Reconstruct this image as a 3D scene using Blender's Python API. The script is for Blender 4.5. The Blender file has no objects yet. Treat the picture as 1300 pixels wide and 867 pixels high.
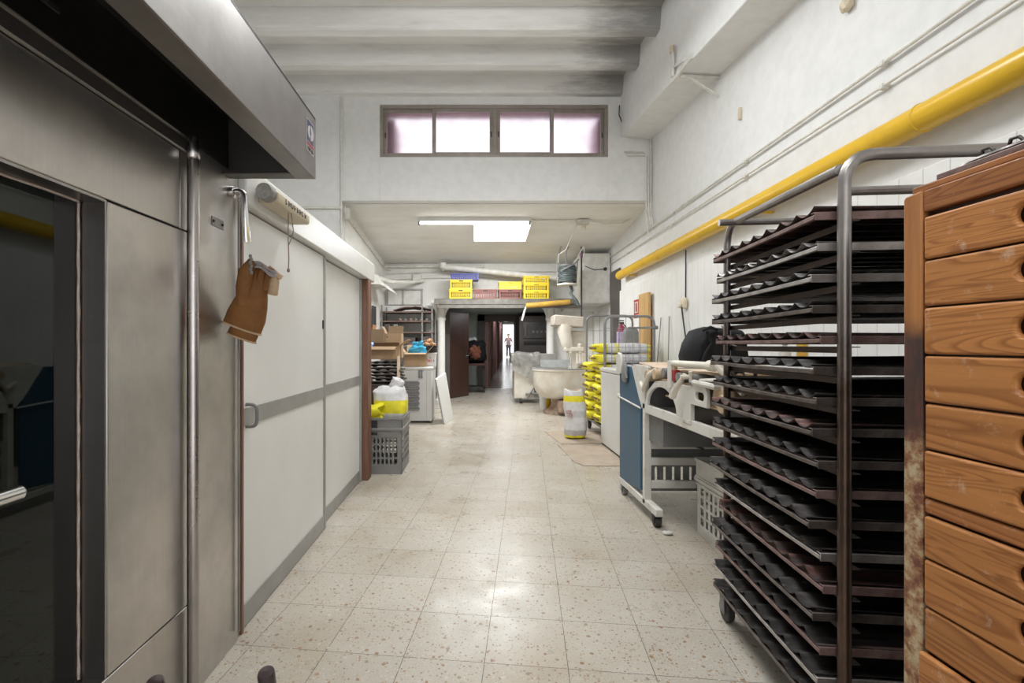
import bpy, bmesh, math, random
from mathutils import Vector, Matrix, Euler, noise
random.seed(7)
S = bpy.context.scene
C = S.collection
PI = math.pi

# ------------------------------------------------------------------ camera, world, lights, exposure
F, PX, PY, CH = 605.0, 603.0, 438.0, 1.27          # focal length and principal point in pixels, lens height
cam = bpy.data.cameras.new('camera')
camo = bpy.data.objects.new('camera', cam); C.objects.link(camo)
camo.location = (0, 0, CH); camo.rotation_euler = (PI/2, 0, 0)
cam.sensor_width = 36; cam.lens = 36*F/1300
cam.shift_x = (650-PX)/1300; cam.shift_y = (PY-433.5)/1300
cam.clip_start = 0.05; cam.clip_end = 200
S.camera = camo

wd = bpy.data.worlds.new('World'); S.world = wd; wd.use_nodes = True
bg = wd.node_tree.nodes['Background']
bg.inputs[0].default_value = (0.97, 0.985, 1.0, 1); bg.inputs[1].default_value = 2.2

S.view_settings.view_transform = 'Standard'; S.view_settings.look = 'None'
S.view_settings.gamma = 1; S.view_settings.use_curve_mapping = False
S.view_settings.exposure = 0.0

def area(name, loc, sx, sy, power, rot=(0, 0, 0), col=(.96, .985, 1)):
    l = bpy.data.lights.new(name, 'AREA'); l.shape = 'RECTANGLE'; l.size = sx; l.size_y = sy
    l.energy = power; l.color = col
    o = bpy.data.objects.new(name, l); C.objects.link(o); o.location = loc; o.rotation_euler = rot
    return o
LAMPS = [(-0.6, -0.6), (-0.5, 1.7), (0.2, 4.1)]      # fluorescent battens under the hall ceiling
for lx, ly in LAMPS:
    area('hall_lamp_light', (lx, ly, 4.50), 1.5, .25, 76 if ly > 3 else 42)
    area('hall_lamp_uplight', (lx, ly, 4.64), 1.5, .25, 27, (PI, 0, 0))
area('annex_lamp_light', (.0, 7.95, 3.26), 1.7, .12, 60, (math.radians(6), 0, 0))
area('annex_panel_light', (.5, 8.55, 3.17), .9, .8, 64, (math.radians(6), 0, 0))
area('back_room_light', (.9, 12.0, 2.12), 1.2, .3, 16)
area('corridor_fill_light', (1.05, 18.5, 2.55), .2, 1.2, 22)  # both corridor lights are added fill, with no lamp seen there
area('corridor_fill_light', (1.75, 26.5, 2.55), .2, 1.2, 22)

# ------------------------------------------------------------------ helpers
def P(px, py, d):
    return Vector(((px-PX)*d/F, d, CH-(py-PY)*d/F))

def box(bm, x0, x1, y0, y1, z0, z1):
    v = [bm.verts.new(p) for p in ((x0,y0,z0),(x1,y0,z0),(x1,y1,z0),(x0,y1,z0),(x0,y0,z1),(x1,y0,z1),(x1,y1,z1),(x0,y1,z1))]
    for f in ((0,3,2,1),(4,5,6,7),(0,1,5,4),(1,2,6,5),(2,3,7,6),(3,0,4,7)):
        bm.faces.new([v[i] for i in f])
    return v

def obox(bm, c, sx, sy, sz, rot=(0, 0, 0)):
    v = box(bm, -sx/2, sx/2, -sy/2, sy/2, -sz/2, sz/2)
    M = Matrix.Translation(Vector(c)) @ Euler(rot).to_matrix().to_4x4()
    for p in v: p.co = M @ p.co
    return v

def bar(bm, a, b, w, h, up=(0, 0, 1)):
    a = Vector(a); b = Vector(b); d = (b-a).normalized()
    u = Vector(up)
    if abs(d.dot(u)) > .95: u = Vector((0, 1, 0))
    s = d.cross(u).normalized()*w/2; t = s.cross(d).normalized()*h/2
    v = [bm.verts.new(q) for q in (a-s-t, a+s-t, a+s+t, a-s+t, b-s-t, b+s-t, b+s+t, b-s+t)]
    for f in ((0,1,2,3),(7,6,5,4),(0,4,5,1),(1,5,6,2),(2,6,7,3),(3,7,4,0)):
        bm.faces.new([v[i] for i in f])
    return v

def frame_of(d):
    u = Vector((0, 0, 1)) if abs(d.z) < .9 else Vector((0, 1, 0))
    s = d.cross(u).normalized()
    return s, d.cross(s).normalized()

def tube(bm, pts, r, n=10, caps=True, closed=False):
    pts = [Vector(p) for p in pts]
    rs = r if isinstance(r, (list, tuple)) else [r]*len(pts)
    rings = []; s = None
    m = len(pts)
    for i, p in enumerate(pts):
        if closed: d = (pts[(i+1) % m]-pts[i-1]).normalized()
        elif i == 0: d = (pts[1]-p).normalized()
        elif i == m-1: d = (p-pts[i-1]).normalized()
        else: d = ((pts[i+1]-p).normalized()+(p-pts[i-1]).normalized()).normalized()
        if s is None: s, t = frame_of(d)
        else:
            s = (s-d*s.dot(d)).normalized(); t = d.cross(s)
        rings.append([bm.verts.new(p+(s*math.cos(2*PI*k/n)+t*math.sin(2*PI*k/n))*rs[i]) for k in range(n)])
    for i in range(m if closed else m-1):
        a, b = rings[i], rings[(i+1) % m]
        for k in range(n):
            bm.faces.new((a[k], a[(k+1) % n], b[(k+1) % n], b[k]))
    if caps and not closed:
        bm.faces.new(rings[0][::-1]); bm.faces.new(rings[-1])

def cyl(bm, a, b, r, r2=None, n=16):
    tube(bm, [a, b], [r, r if r2 is None else r2], n)

def arc(a, corner, b, r, n=6):
    """points rounding the corner between a and b"""
    a, c, b = Vector(a), Vector(corner), Vector(b)
    p = c+(a-c).normalized()*r; q = c+(b-c).normalized()*r
    return [(p*(1-t)**2+c*2*t*(1-t)+q*t*t) for t in [i/n for i in range(n+1)]]

def round_path(pts, r, n=5):
    out = [Vector(pts[0])]
    for i in range(1, len(pts)-1): out += arc(pts[i-1], pts[i], pts[i+1], r, n)
    return out+[Vector(pts[-1])]

def lathe(bm, prof, c=(0, 0, 0), n=24, axis='z', cap=True):
    c = Vector(c); rings = []
    for r, h in prof:
        ring = []
        for k in range(n):
            a = 2*PI*k/n; u, v = r*math.cos(a), r*math.sin(a)
            q = (u, v, h) if axis == 'z' else ((h, u, v) if axis == 'x' else (v, h, u))
            ring.append(bm.verts.new(c+Vector(q)))
        rings.append(ring)
    for a, b in zip(rings, rings[1:]):
        for k in range(n): bm.faces.new((a[k], a[(k+1) % n], b[(k+1) % n], b[k]))
    if cap: bm.faces.new(rings[0][::-1]); bm.faces.new(rings[-1])

def prism(bm, poly, axis, a, b):
    """extrude a 2-D outline along axis ('x': poly is (y,z); 'y': (x,z); 'z': (x,y))"""
    def q(u, v, w): return {'x': (w, u, v), 'y': (u, w, v), 'z': (u, v, w)}[axis]
    A = [bm.verts.new(q(u, v, a)) for u, v in poly]; B = [bm.verts.new(q(u, v, b)) for u, v in poly]
    n = len(poly)
    bm.faces.new(A); bm.faces.new(B[::-1])
    for k in range(n): bm.faces.new((A[k], B[k], B[(k+1) % n], A[(k+1) % n]))

def plate_hole(bm, outer, holes, axis, a, b):
    """flat plate with holes, extruded from a to b"""
    def q(u, v, w): return {'x': (w, u, v), 'y': (u, w, v), 'z': (u, v, w)}[axis]
    t = bmesh.new(); es = []
    for loop in [outer]+holes:
        vs = [t.verts.new(q(u, v, a)) for u, v in loop]
        es += [t.edges.new((vs[i], vs[(i+1) % len(vs)])) for i in range(len(vs))]
    bmesh.ops.triangle_fill(t, use_beauty=True, use_dissolve=False, edges=es)
    r = bmesh.ops.extrude_face_region(t, geom=t.faces[:])
    off = Vector(q(0, 0, b))-Vector(q(0, 0, a))
    for g in r['geom']:
        if isinstance(g, bmesh.types.BMVert): g.co += off
    bmesh.ops.recalc_face_normals(t, faces=t.faces[:])
    me = bpy.data.meshes.new('t'); t.to_mesh(me); t.free(); bm.from_mesh(me); bpy.data.meshes.remove(me)

def loft(bm, rings, cap=True):
    R = [[bm.verts.new(p) for p in r] for r in rings]; n = len(R[0])
    for a, b in zip(R, R[1:]):
        for k in range(n): bm.faces.new((a[k], a[(k+1) % n], b[(k+1) % n], b[k]))
    if cap: bm.faces.new(R[0][::-1]); bm.faces.new(R[-1])

def pillow(bm, c, sx, sy, sz, e=.55, nz=.05, seed=0, nu=20, nv=12, rot=(0, 0, 0)):
    """soft stuffed shape: superellipsoid with a lumpy surface"""
    def pw(v, k): return math.copysign(abs(v)**k, v)
    M = Matrix.Translation(Vector(c)) @ Euler(rot).to_matrix().to_4x4()
    rings = []
    for j in range(nv+1):
        ph = -PI/2+PI*j/nv; ring = []
        for i in range(nu):
            th = 2*PI*i/nu
            p = Vector((pw(math.cos(ph), e)*pw(math.cos(th), e), pw(math.cos(ph), e)*pw(math.sin(th), e), pw(math.sin(ph), e)))
            k = 1+nz*noise.noise(p*2.3+Vector((seed*7.1, seed*3.3, 0)))*1.6
            p = Vector((p.x*sx/2*k, p.y*sy/2*k, p.z*sz/2*k))
            ring.append(M @ p)
        rings.append(ring)
    loft(bm, rings)

def grid_surf(bm, fn, nu, nv):
    V = [[bm.verts.new(fn(i/nu, j/nv)) for j in range(nv+1)] for i in range(nu+1)]
    for i in range(nu):
        for j in range(nv): bm.faces.new((V[i][j], V[i+1][j], V[i+1][j+1], V[i][j+1]))

def local_matrix(o):
    return Matrix.Translation(o.location) @ o.rotation_euler.to_matrix().to_4x4()
def world_matrix(o):
    M = Matrix.Identity(4)
    while o is not None:
        M = local_matrix(o) @ M; o = o.parent
    return M

def obj(name, bm, m, parent=None, local=False, bevel=0, smooth=35, solid=0, segs=2, center=True):
    me = bpy.data.meshes.new(name)
    bmesh.ops.recalc_face_normals(bm, faces=bm.faces[:])
    o = bpy.data.objects.new(name, me); C.objects.link(o)
    if parent is not None:
        o.parent = parent
        if not local: bm.transform(world_matrix(parent).inverted())
    elif center:
        xs = [v.co for v in bm.verts]
        c = Vector(((min(v.x for v in xs)+max(v.x for v in xs))/2, (min(v.y for v in xs)+max(v.y for v in xs))/2, min(v.z for v in xs)))
        bm.transform(Matrix.Translation(-c)); o.location = c
    bm.to_mesh(me); bm.free()
    for q in me.polygons: q.use_smooth = True
    me.set_sharp_from_angle(angle=math.radians(smooth))
    for k in (m if isinstance(m, (list, tuple)) else [m]): me.materials.append(k)
    if solid:
        md = o.modifiers.new('thickness', 'SOLIDIFY'); md.thickness = solid; md.offset = 0
    if bevel:
        md = o.modifiers.new('bevel', 'BEVEL'); md.width = bevel; md.segments = segs; md.limit_method = 'ANGLE'
        md.angle_limit = math.radians(40); md.harden_normals = False
    return o

def tag(o, label, cat, group=None):
    o['label'] = label; o['category'] = cat
    if group: o['group'] = group
    return o
def thing(name, label, cat, loc=(0, 0, 0), rz=0, group=None):
    o = bpy.data.objects.new(name, None); C.objects.link(o); o.empty_display_size = .1
    o.location = loc; o.rotation_euler = (0, 0, rz)
    return tag(o, label, cat, group)
def struct(name, bm, m, parent=None, **k):
    o = obj(name, bm, m, parent, center=False, **k)
    o['kind'] = 'structure'
    return o
def dup(root, loc, rz, label, group=None):
    r = root.copy(); C.objects.link(r); r.location = loc; r.rotation_euler = (0, 0, rz); r['label'] = label
    if group: r['group'] = group
    for ch in list(root.children):
        c = ch.copy(); C.objects.link(c); c.parent = r
        for g in list(ch.children):
            d = g.copy(); C.objects.link(d); d.parent = c
    return r
def B(): return bmesh.new()
def BX(*a):
    b = bmesh.new(); box(b, *a); return b
def circle(cx, cy, rx, ry=None, n=24):
    ry = rx if ry is None else ry
    return [(cx+rx*math.cos(2*PI*k/n), cy+ry*math.sin(2*PI*k/n)) for k in range(n)]

# ------------------------------------------------------------------ materials
class NT:
    def __init__(s, name):
        s.m = bpy.data.materials.new(name); s.m.use_nodes = True
        s.t = s.m.node_tree; s.n = s.t.nodes; s.b = s.n['Principled BSDF']
        s.co = s.n.new('ShaderNodeTexCoord')
    def l(s, a, b): s.t.links.new(a, b)
    def mapping(s, scale=(1, 1, 1), rot=(0, 0, 0), loc=(0, 0, 0), src='Object'):
        k = s.n.new('ShaderNodeMapping'); k.inputs['Scale'].default_value = scale
        k.inputs['Rotation'].default_value = rot; k.inputs['Location'].default_value = loc
        s.l(s.co.outputs[src], k.inputs[0]); return k.outputs[0]
    def noise(s, vec, scale, detail=4, rough=.55, dist=0):
        k = s.n.new('ShaderNodeTexNoise'); k.inputs['Scale'].default_value = scale
        k.inputs['Detail'].default_value = detail; k.inputs['Roughness'].default_value = rough
        k.inputs['Distortion'].default_value = dist
        s.l(vec, k.inputs['Vector']); return k.outputs[0]
    def ramp(s, fac, stops, interp='LINEAR'):
        k = s.n.new('ShaderNodeValToRGB'); k.color_ramp.interpolation = interp
        e = k.color_ramp.elements
        while len(e) < len(stops): e.new(.5)
        for q, (p, c) in zip(e, stops):
            q.position = p; q.color = (c, c, c, 1) if not isinstance(c, (tuple, list)) else (*c[:3], 1)
        s.l(fac, k.inputs[0]); return k.outputs[0]
    def mix(s, fac, a, b, mode='MIX'):
        k = s.n.new('ShaderNodeMix'); k.data_type = 'RGBA'; k.blend_type = mode
        for v, i in ((fac, 0), (a, 6), (b, 7)):
            if isinstance(v, (int, float)): k.inputs[i].default_value = v if i == 0 else (v, v, v, 1)
            elif isinstance(v, (tuple, list)): k.inputs[i].default_value = (*v[:3], 1)
            else: s.l(v, k.inputs[i])
        return k.outputs[2]
    def bump(s, h, strength=.2, dist=.01):
        k = s.n.new('ShaderNodeBump'); k.inputs['Strength'].default_value = strength
        k.inputs['Distance'].default_value = dist
        s.l(h, k.inputs['Height']); s.l(k.outputs[0], s.b.inputs['Normal'])
    def math(s, op, a, b=0.0):
        k = s.n.new('ShaderNodeMath'); k.operation = op
        for i, v in enumerate((a, b)):
            if isinstance(v, (int, float)): k.inputs[i].default_value = v
            else: s.l(v, k.inputs[i])
        return k.outputs[0]
    def sep(s, vec):
        k = s.n.new('ShaderNodeSeparateXYZ'); s.l(vec, k.inputs[0]); return k.outputs
    def col(s, v):
        if isinstance(v, (tuple, list)): s.b.inputs['Base Color'].default_value = (*v[:3], 1)
        else: s.l(v, s.b.inputs['Base Color'])
    def setp(s, **k):
        names = dict(r='Roughness', m='Metallic', tr='Transmission Weight', ior='IOR', spec='Specular IOR Level', coat='Coat Weight')
        for a, v in k.items():
            i = s.b.inputs[names[a]]
            if isinstance(v, (int, float)): i.default_value = v
            else: s.l(v, i)

def simple(name, c, c2=None, scale=6, r=.5, m=0.0, lo=.35, hi=.7, stretch=(1, 1, 1), bump=0, spec=.5, detail=5):
    """colour with a second colour worn or dirtied in by noise"""
    t = NT(name); v = t.mapping(stretch)
    if c2 is None: c2 = tuple(x*.86 for x in c)
    f = t.noise(v, scale, detail, .6)
    t.col(t.ramp(f, [(lo, c), (hi, c2)])); t.setp(r=r, m=m, spec=spec)
    if bump: t.bump(f, bump, .004)
    return t.m
def m_plaster(name, c, dirt, amount=.62, sc=1.3):
    t = NT(name); v = t.mapping()
    f = t.noise(v, sc, 6, .62); g = t.noise(v, 9, 5, .6)
    a = t.ramp(f, [(.45, c), (amount+.2, dirt)])
    b = t.ramp(g, [(.3, .93), (.62, 1.0)])
    t.col(t.mix(1, a, b, 'MULTIPLY')); t.setp(r=.75, spec=.3)
    t.bump(t.noise(v, 28, 4), .12, .006)
    return t.m
PLASTER = m_plaster('plaster', (.79, .788, .775), (.72, .717, .70), .7)
PLASTER_ANNEX = m_plaster('annex_plaster', (.82, .81, .775), (.68, .66, .62), .65)
def m_slope():
    t = NT('annex_ceiling_paint'); v = t.mapping((1, 2.2, 1))
    f = t.noise(v, 1.1, 6, .65)
    t.col(t.ramp(f, [(.4, (.83, .82, .79)), (.66, (.74, .725, .68)), (.86, (.58, .56, .51))])); t.setp(r=.8, spec=.2)
    t.bump(t.noise(v, 12, 4), .15, .006); return t.m
SLOPE = m_slope()
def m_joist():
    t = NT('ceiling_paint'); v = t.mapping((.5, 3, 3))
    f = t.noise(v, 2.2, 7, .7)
    so = t.math('ADD', t.math('MULTIPLY', t.sep(t.mapping())[0], .5), t.math('MULTIPLY', t.math('SUBTRACT', f, .5), .9))   # noisy darkening towards the far right end of the joists
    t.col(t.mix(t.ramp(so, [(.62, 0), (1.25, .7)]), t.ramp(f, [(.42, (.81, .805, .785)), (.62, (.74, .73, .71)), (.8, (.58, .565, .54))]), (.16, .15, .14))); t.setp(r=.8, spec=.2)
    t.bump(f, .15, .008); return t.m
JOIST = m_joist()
def m_boards():
    """white wall boards with upright grooves"""
    t = NT('white_wall_boards'); v = t.mapping(); x = t.sep(v)
    w = t.math('FRACT', t.math('MULTIPLY', x[1], 1/.16))
    g = t.ramp(w, [(0, 0), (.03, 1), (.97, 1), (1, 0)])
    f = t.noise(v, 2.2, 5)
    t.col(t.mix(1, t.ramp(f, [(.4, (.79, .785, .765)), (.75, (.69, .68, .65))]), t.ramp(g, [(0, .72), (1, 1)]), 'MULTIPLY'))
    t.setp(r=.42); t.bump(g, .5, .004); return t.m
BOARDS = m_boards()

_a = math.radians(6.3)
def _rot(x, y): return (x*math.cos(_a)-y*math.sin(_a), x*math.sin(_a)+y*math.cos(_a))
TERRAZZO_SHIFT = (-_rot(.074, 2.233)[0], -_rot(.074, 2.233)[1], 0)
def m_terrazzo():
    t = NT('terrazzo_tiles')
    v = t.mapping((1, 1, 1), (0, 0, math.radians(6.3)))
    k = t.n.new('ShaderNodeMapping'); t.l(v, k.inputs[0]); v0 = k.outputs[0]
    k.inputs['Location'].default_value = TERRAZZO_SHIFT
    br = t.n.new('ShaderNodeTexBrick'); br.offset = 0; br.squash = 1
    t.l(v0, br.inputs['Vector'])
    br.inputs['Scale'].default_value = 1; br.inputs['Brick Width'].default_value = .33; br.inputs['Row Height'].default_value = .33
    br.inputs['Mortar Size'].default_value = .0017; br.inputs['Mortar Smooth'].default_value = .3
    br.inputs['Bias'].default_value = 0
    br.inputs['Color1'].default_value = (.525, .49, .43, 1); br.inputs['Color2'].default_value = (.475, .438, .378, 1)
    br.inputs['Mortar'].default_value = (.10, .088, .072, 1)
    base = br.outputs['Color']
    def chips(scale, thr, stops, base):
        vo = t.n.new('ShaderNodeTexVoronoi'); vo.inputs['Scale'].default_value = scale; vo.inputs['Randomness'].default_value = 1
        t.l(v, vo.inputs['Vector'])
        sp = t.sep(vo.outputs['Color'])
        wob = t.math('ADD', vo.outputs['Distance'], t.math('MULTIPLY', t.math('SUBTRACT', t.noise(v, scale*1.6, 3), .5), .55))
        near = t.math('LESS_THAN', wob, .37)
        pick = t.math('LESS_THAN', sp[0], thr)
        return t.mix(t.math('MULTIPLY', near, pick), base, t.ramp(sp[1], stops, 'CONSTANT'))
    base = chips(170, .5, [(0, (.58, .54, .47)), (.5, (.38, .31, .225)), (.8, (.50, .45, .38))], base)
    base = chips(75, .34, [(0, (.33, .22, .135)), (.3, (.56, .53, .47)), (.55, (.43, .33, .235)), (.93, (.27, .23, .19))], base)
    base = chips(42, .10, [(0, (.32, .205, .125)), (.45, (.56, .53, .47)), (.62, (.33, .25, .18)), (.85, (.38, .27, .18))], base)
    d = t.noise(t.mapping(), .9, 6, .65)
    d2 = t.noise(t.mapping((1, 1, 1), (0, 0, 0), (4, 2, 0)), 1.7, 6, .6)
    base = t.mix(1, base, t.ramp(d2, [(.48, 1.0), (.72, (.88, .82, .74))]), 'MULTIPLY')
    base = t.mix(1, base, t.ramp(d, [(.35, 1.0), (.65, (.86, .83, .79))]), 'MULTIPLY')
    t.col(base)
    rr = t.noise(t.mapping(), 5, 4)
    t.setp(r=t.ramp(rr, [(.3, .24), (.7, .42)]), spec=.5)
    mo = t.math('SUBTRACT', 1.0, br.outputs['Fac'])
    t.bump(mo, .3, .002)
    return t.m
TERRAZZO = m_terrazzo()

def m_steel(name, c, r=.3, axis='z', smudge=.12, warm=0):
    t = NT(name)
    st = {'z': (90, 90, 1.2), 'y': (90, 1.2, 90), 'x': (1.2, 90, 90)}[axis]
    f = t.noise(t.mapping(st), 3, 3); g = t.noise(t.mapping(), 2.6, 5, .62)
    dark = tuple(x*(1-smudge*2.6) for x in c)
    a = t.ramp(g, [(.38, c), (.72, dark)])
    t.col(t.mix(1, a, t.ramp(f, [(.25, .93), (.75, 1.0)]), 'MULTIPLY'))
    t.setp(m=1.0, r=t.ramp(g, [(.3, r), (.75, r+.16)]))
    t.bump(f, .03, .002)
    return t.m
STEEL = m_steel('brushed_steel', (.62, .595, .57), .29)
STEEL_HOOD = m_steel('hood_steel', (.31, .29, .275), .38, 'y')
STEEL_JAMB = m_steel('jamb_steel', (.42, .40, .385), .27)
STEEL_TUBE = m_steel('tube_steel', (.52, .49, .48), .24)
STEEL_DARK = m_steel('dark_steel', (.10, .094, .09), .42)  # much darker steel for the hood top and the panel below it
STEEL_DULL = m_steel('dull_steel', (.36, .345, .33), .45)
CHROME = simple('chrome', (.78, .78, .78), (.7, .7, .7), r=.12, m=1)
BLACKSEAM = simple('dark_seam', (.02, .02, .02), (.03, .03, .03), r=.6)
SOOT = simple('dark_cavity', (.045, .043, .04), (.025, .024, .022), r=.5)
FRIT = simple('black_glass_border', (.012, .012, .012), (.014, .014, .014), r=.08)
SEALANT = simple('pink_sealant', (.62, .52, .47), (.45, .34, .28), scale=40, r=.7)

def m_ovenglass():
    t = NT('oven_glass'); n = t.n
    out = n['Material Output']
    fr = n.new('ShaderNodeFresnel'); fr.inputs[0].default_value = 1.65
    gl = n.new('ShaderNodeBsdfGlossy'); gl.inputs['Roughness'].default_value = .02; gl.inputs['Color'].default_value = (.60, .64, .62, 1)
    tr = n.new('ShaderNodeBsdfTransparent'); tr.inputs[0].default_value = (.22, .24, .23, 1)
    mx = n.new('ShaderNodeMixShader'); t.l(fr.outputs[0], mx.inputs[0]); t.l(tr.outputs[0], mx.inputs[1]); t.l(gl.outputs[0], mx.inputs[2])
    t.l(mx.outputs[0], out.inputs[0]); n.remove(t.b)
    return t.m
OVEN_GLASS = m_ovenglass()
def m_frosted():
    t = NT('frosted_glass'); v = t.mapping()
    f = t.noise(v, 5, 5, .6)
    t.col(t.ramp(f, [(.3, (.66, .60, .645)), (.75, (.50, .44, .485))])); t.setp(r=.36, tr=1.0, ior=1.25)
    t.bump(t.noise(v, 60, 3), .25, .004)
    return t.m
FROSTED = m_frosted()

LAMINATE = simple('white_laminate', (.79, .785, .76), (.73, .72, .69), scale=1.6, r=.4)
FASCIA = simple('fascia_white', (.72, .715, .69), (.66, .65, .62), scale=2, r=.35)
ALU = simple('grey_aluminium', (.38, .375, .36), (.31, .305, .29), r=.4, m=.35)
BROWNWOOD = simple('brown_door_frame', (.125, .048, .026), (.25, .13, .085), scale=14, r=.5, stretch=(1, 1, .12))
DARKBROWN = simple('dark_brown_door', (.075, .035, .026), (.055, .027, .02), scale=5, r=.4, stretch=(1, 1, .2))
YELLOWPIPE = simple('yellow_paint', (.74, .45, .02), (.60, .35, .02), scale=3, r=.3, lo=.5, hi=.85)
YELLOWOLD = simple('old_yellow_paint', (.68, .40, .06), (.42, .25, .06), scale=9, r=.45)
WHITEPAINT = simple('white_pipe_paint', (.76, .75, .71), (.60, .58, .53), scale=8, r=.5)
DARKCABLE = simple('dark_cable', (.03, .03, .03), r=.6)

def m_wood(name, light, dark, sc=(14, 1.1, 14)):
    t = NT(name); v = t.mapping(sc)
    oi = t.n.new('ShaderNodeObjectInfo')
    ad = t.n.new('ShaderNodeVectorMath'); ad.operation = 'ADD'
    cm = t.n.new('ShaderNodeCombineXYZ')
    r = t.math('MULTIPLY', oi.outputs['Random'], 37.0)
    for i in range(3): t.l(r, cm.inputs[i])
    t.l(v, ad.inputs[0]); t.l(cm.outputs[0], ad.inputs[1]); v = ad.outputs[0]
    n1 = t.noise(v, .55, 3, .5, .8)
    rings = t.math('FRACT', t.math('MULTIPLY', n1, 20.0))
    g = t.ramp(rings, [(0, 0), (.5, .12), (.85, .85), (1, 0)])
    fine = t.noise(v, 7, 4, .7)
    c = t.mix(g, light, dark)
    c = t.mix(t.ramp(fine, [(.35, 0), (.8, .55)]), c, tuple(x*.6 for x in light))
    fl = t.noise(t.mapping((1, 1, 1)), 21, 5, .7)
    c = t.mix(t.ramp(fl, [(.60, 0), (.76, .6)]), c, (.66, .50, .38))
    c = t.mix(1, c, t.ramp(oi.outputs['Random'], [(0, .8), (1, 1.12)]), 'MULTIPLY')
    t.col(c); t.setp(r=.48, spec=.35); t.bump(fine, .1, .003)
    return t.m
DRAWERWOOD = m_wood('varnished_pine', (.49, .205, .06), (.24, .078, .02))
RAILWOOD = m_wood('reddish_pine', (.40, .155, .048), (.20, .062, .018))
PALEWOOD = m_wood('pale_plank', (.60, .38, .16), (.44, .25, .09), (10, 10, .8))
def m_stile():
    t = NT('worn_stile_wood'); v = t.mapping(); z = t.sep(v)[2]
    wood = t.ramp(t.noise(t.mapping((14, 14, 1.2)), 2, 4), [(.3, (.47, .20, .055)), (.7, (.30, .105, .03))])
    grime = t.ramp(t.noise(t.mapping((4, 4, 1.6)), 6, 6, .7), [(.35, (.03, .02, .017)), (.6, (.10, .035, .024)), (.8, (.24, .12, .06))])
    chip = t.ramp(t.noise(v, 24, 5, .7), [(.38, (.15, .05, .03)), (.47, (.30, .15, .07)), (.56, (.45, .34, .20)), (.66, (.52, .43, .30)), (.74, (.26, .04, .03))])
    zz = t.math('ADD', z, t.math('MULTIPLY', t.noise(v, 7, 4), .12))
    low = t.mix(t.ramp(t.math('MULTIPLY', zz, .5), [(.54, 0), (.58, 1)]), chip, grime)
    t.col(t.mix(t.ramp(t.math('MULTIPLY', zz, .5), [(.665, 0), (.695, 1)]), low, wood))
    t.setp(r=.55); t.bump(t.noise(v, 30, 5), .3, .004)
    return t.m
STILE = m_stile()

def m_tray(name, a, b, c, r=.42, m=.75):
    t = NT(name); v = t.mapping()
    f = t.noise(t.mapping((2, 6, 6)), 5, 6, .7); g = t.noise(v, 30, 4, .6)
    x = t.ramp(f, [(.3, a), (.52, b), (.6, b), (.74, c)])
    vo = t.n.new('ShaderNodeTexVoronoi'); vo.inputs['Scale'].default_value = 190; vo.inputs['Randomness'].default_value = 0
    t.l(v, vo.inputs['Vector'])
    x = t.mix(1, x, t.ramp(vo.outputs['Distance'], [(.25, .35), (.38, 1)]), 'MULTIPLY')
    t.col(x); t.setp(r=t.ramp(g, [(.3, r-.1), (.7, r+.2)]), m=m); t.bump(g, .2, .003)
    return t.m
TRAY_BLACK = m_tray('burnt_tray_metal', (.045, .038, .035), (.022, .018, .017), (.26, .21, .18), .5, .5)
TRAY_RED = m_tray('rusty_tray_metal', (.14, .045, .035), (.045, .03, .026), (.16, .11, .10), .5, .5)
TRAY_GREY = m_tray('grey_tray_metal', (.20, .185, .175), (.10, .09, .085), (.30, .27, .26), .38, .85)
LIP_DARK = simple('tray_rim_dark', (.21, .18, .165), (.07, .055, .048), scale=12, r=.4, m=.8)
LIP_RED = simple('tray_rim_red', (.28, .19, .175), (.13, .075, .065), scale=14, r=.5, m=.5)
LIP_GREY = simple('tray_rim_grey', (.50, .47, .455), (.27, .245, .23), scale=12, r=.38, m=.85)
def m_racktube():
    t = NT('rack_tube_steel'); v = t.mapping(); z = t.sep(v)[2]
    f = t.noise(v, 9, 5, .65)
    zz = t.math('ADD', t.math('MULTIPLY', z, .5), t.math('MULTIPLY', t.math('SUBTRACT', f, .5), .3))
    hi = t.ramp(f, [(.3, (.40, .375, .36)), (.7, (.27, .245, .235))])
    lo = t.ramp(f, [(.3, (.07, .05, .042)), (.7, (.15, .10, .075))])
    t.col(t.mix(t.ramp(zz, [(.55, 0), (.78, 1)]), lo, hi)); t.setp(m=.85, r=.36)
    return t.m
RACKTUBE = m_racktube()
RACKDARK = simple('rack_runner', (.09, .075, .068), (.15, .10, .08), scale=14, r=.5, m=.7)
RUBBER = simple('black_rubber', (.022, .021, .02), (.05, .045, .04), r=.6)
GREYPLASTIC = simple('grey_plastic', (.245, .24, .23), (.18, .175, .165), scale=4, r=.5)
WHITEPLASTIC = simple('dirty_white_plastic', (.66, .65, .61), (.48, .465, .42), scale=5, r=.45)
YELLOWPLASTIC = simple('yellow_plastic', (.86, .66, .03), (.74, .53, .03), scale=6, r=.45)
BLUEPLASTIC = simple('blue_plastic', (.06, .07, .33), (.05, .05, .24), scale=6, r=.45)
MAROONPLASTIC = simple('maroon_plastic', (.27, .10, .08), (.20, .07, .06), scale=6, r=.45)
CARDBOARD = simple('cardboard', (.47, .32, .19), (.40, .265, .15), scale=4, r=.8)
CARDBOARD_IN = simple('cardboard_inside', (.34, .235, .14), (.29, .19, .11), scale=4, r=.8)
CARDMAT = simple('trodden_cardboard', (.46, .375, .29), (.36, .285, .22), scale=5, r=.8)
LEATHER = simple('tan_suede', (.27, .115, .03), (.14, .055, .016), scale=9, r=.75, bump=.3)
LEATHERTRIM = simple('pale_piping', (.60, .45, .30), (.45, .30, .18), scale=20, r=.7)
BLACKFABRIC = simple('black_fabric', (.010, .0105, .012), (.018, .0185, .021), scale=20, r=.7, bump=.2, spec=.2)
GREYPIPING = simple('grey_piping', (.28, .28, .29), r=.6)
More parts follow.
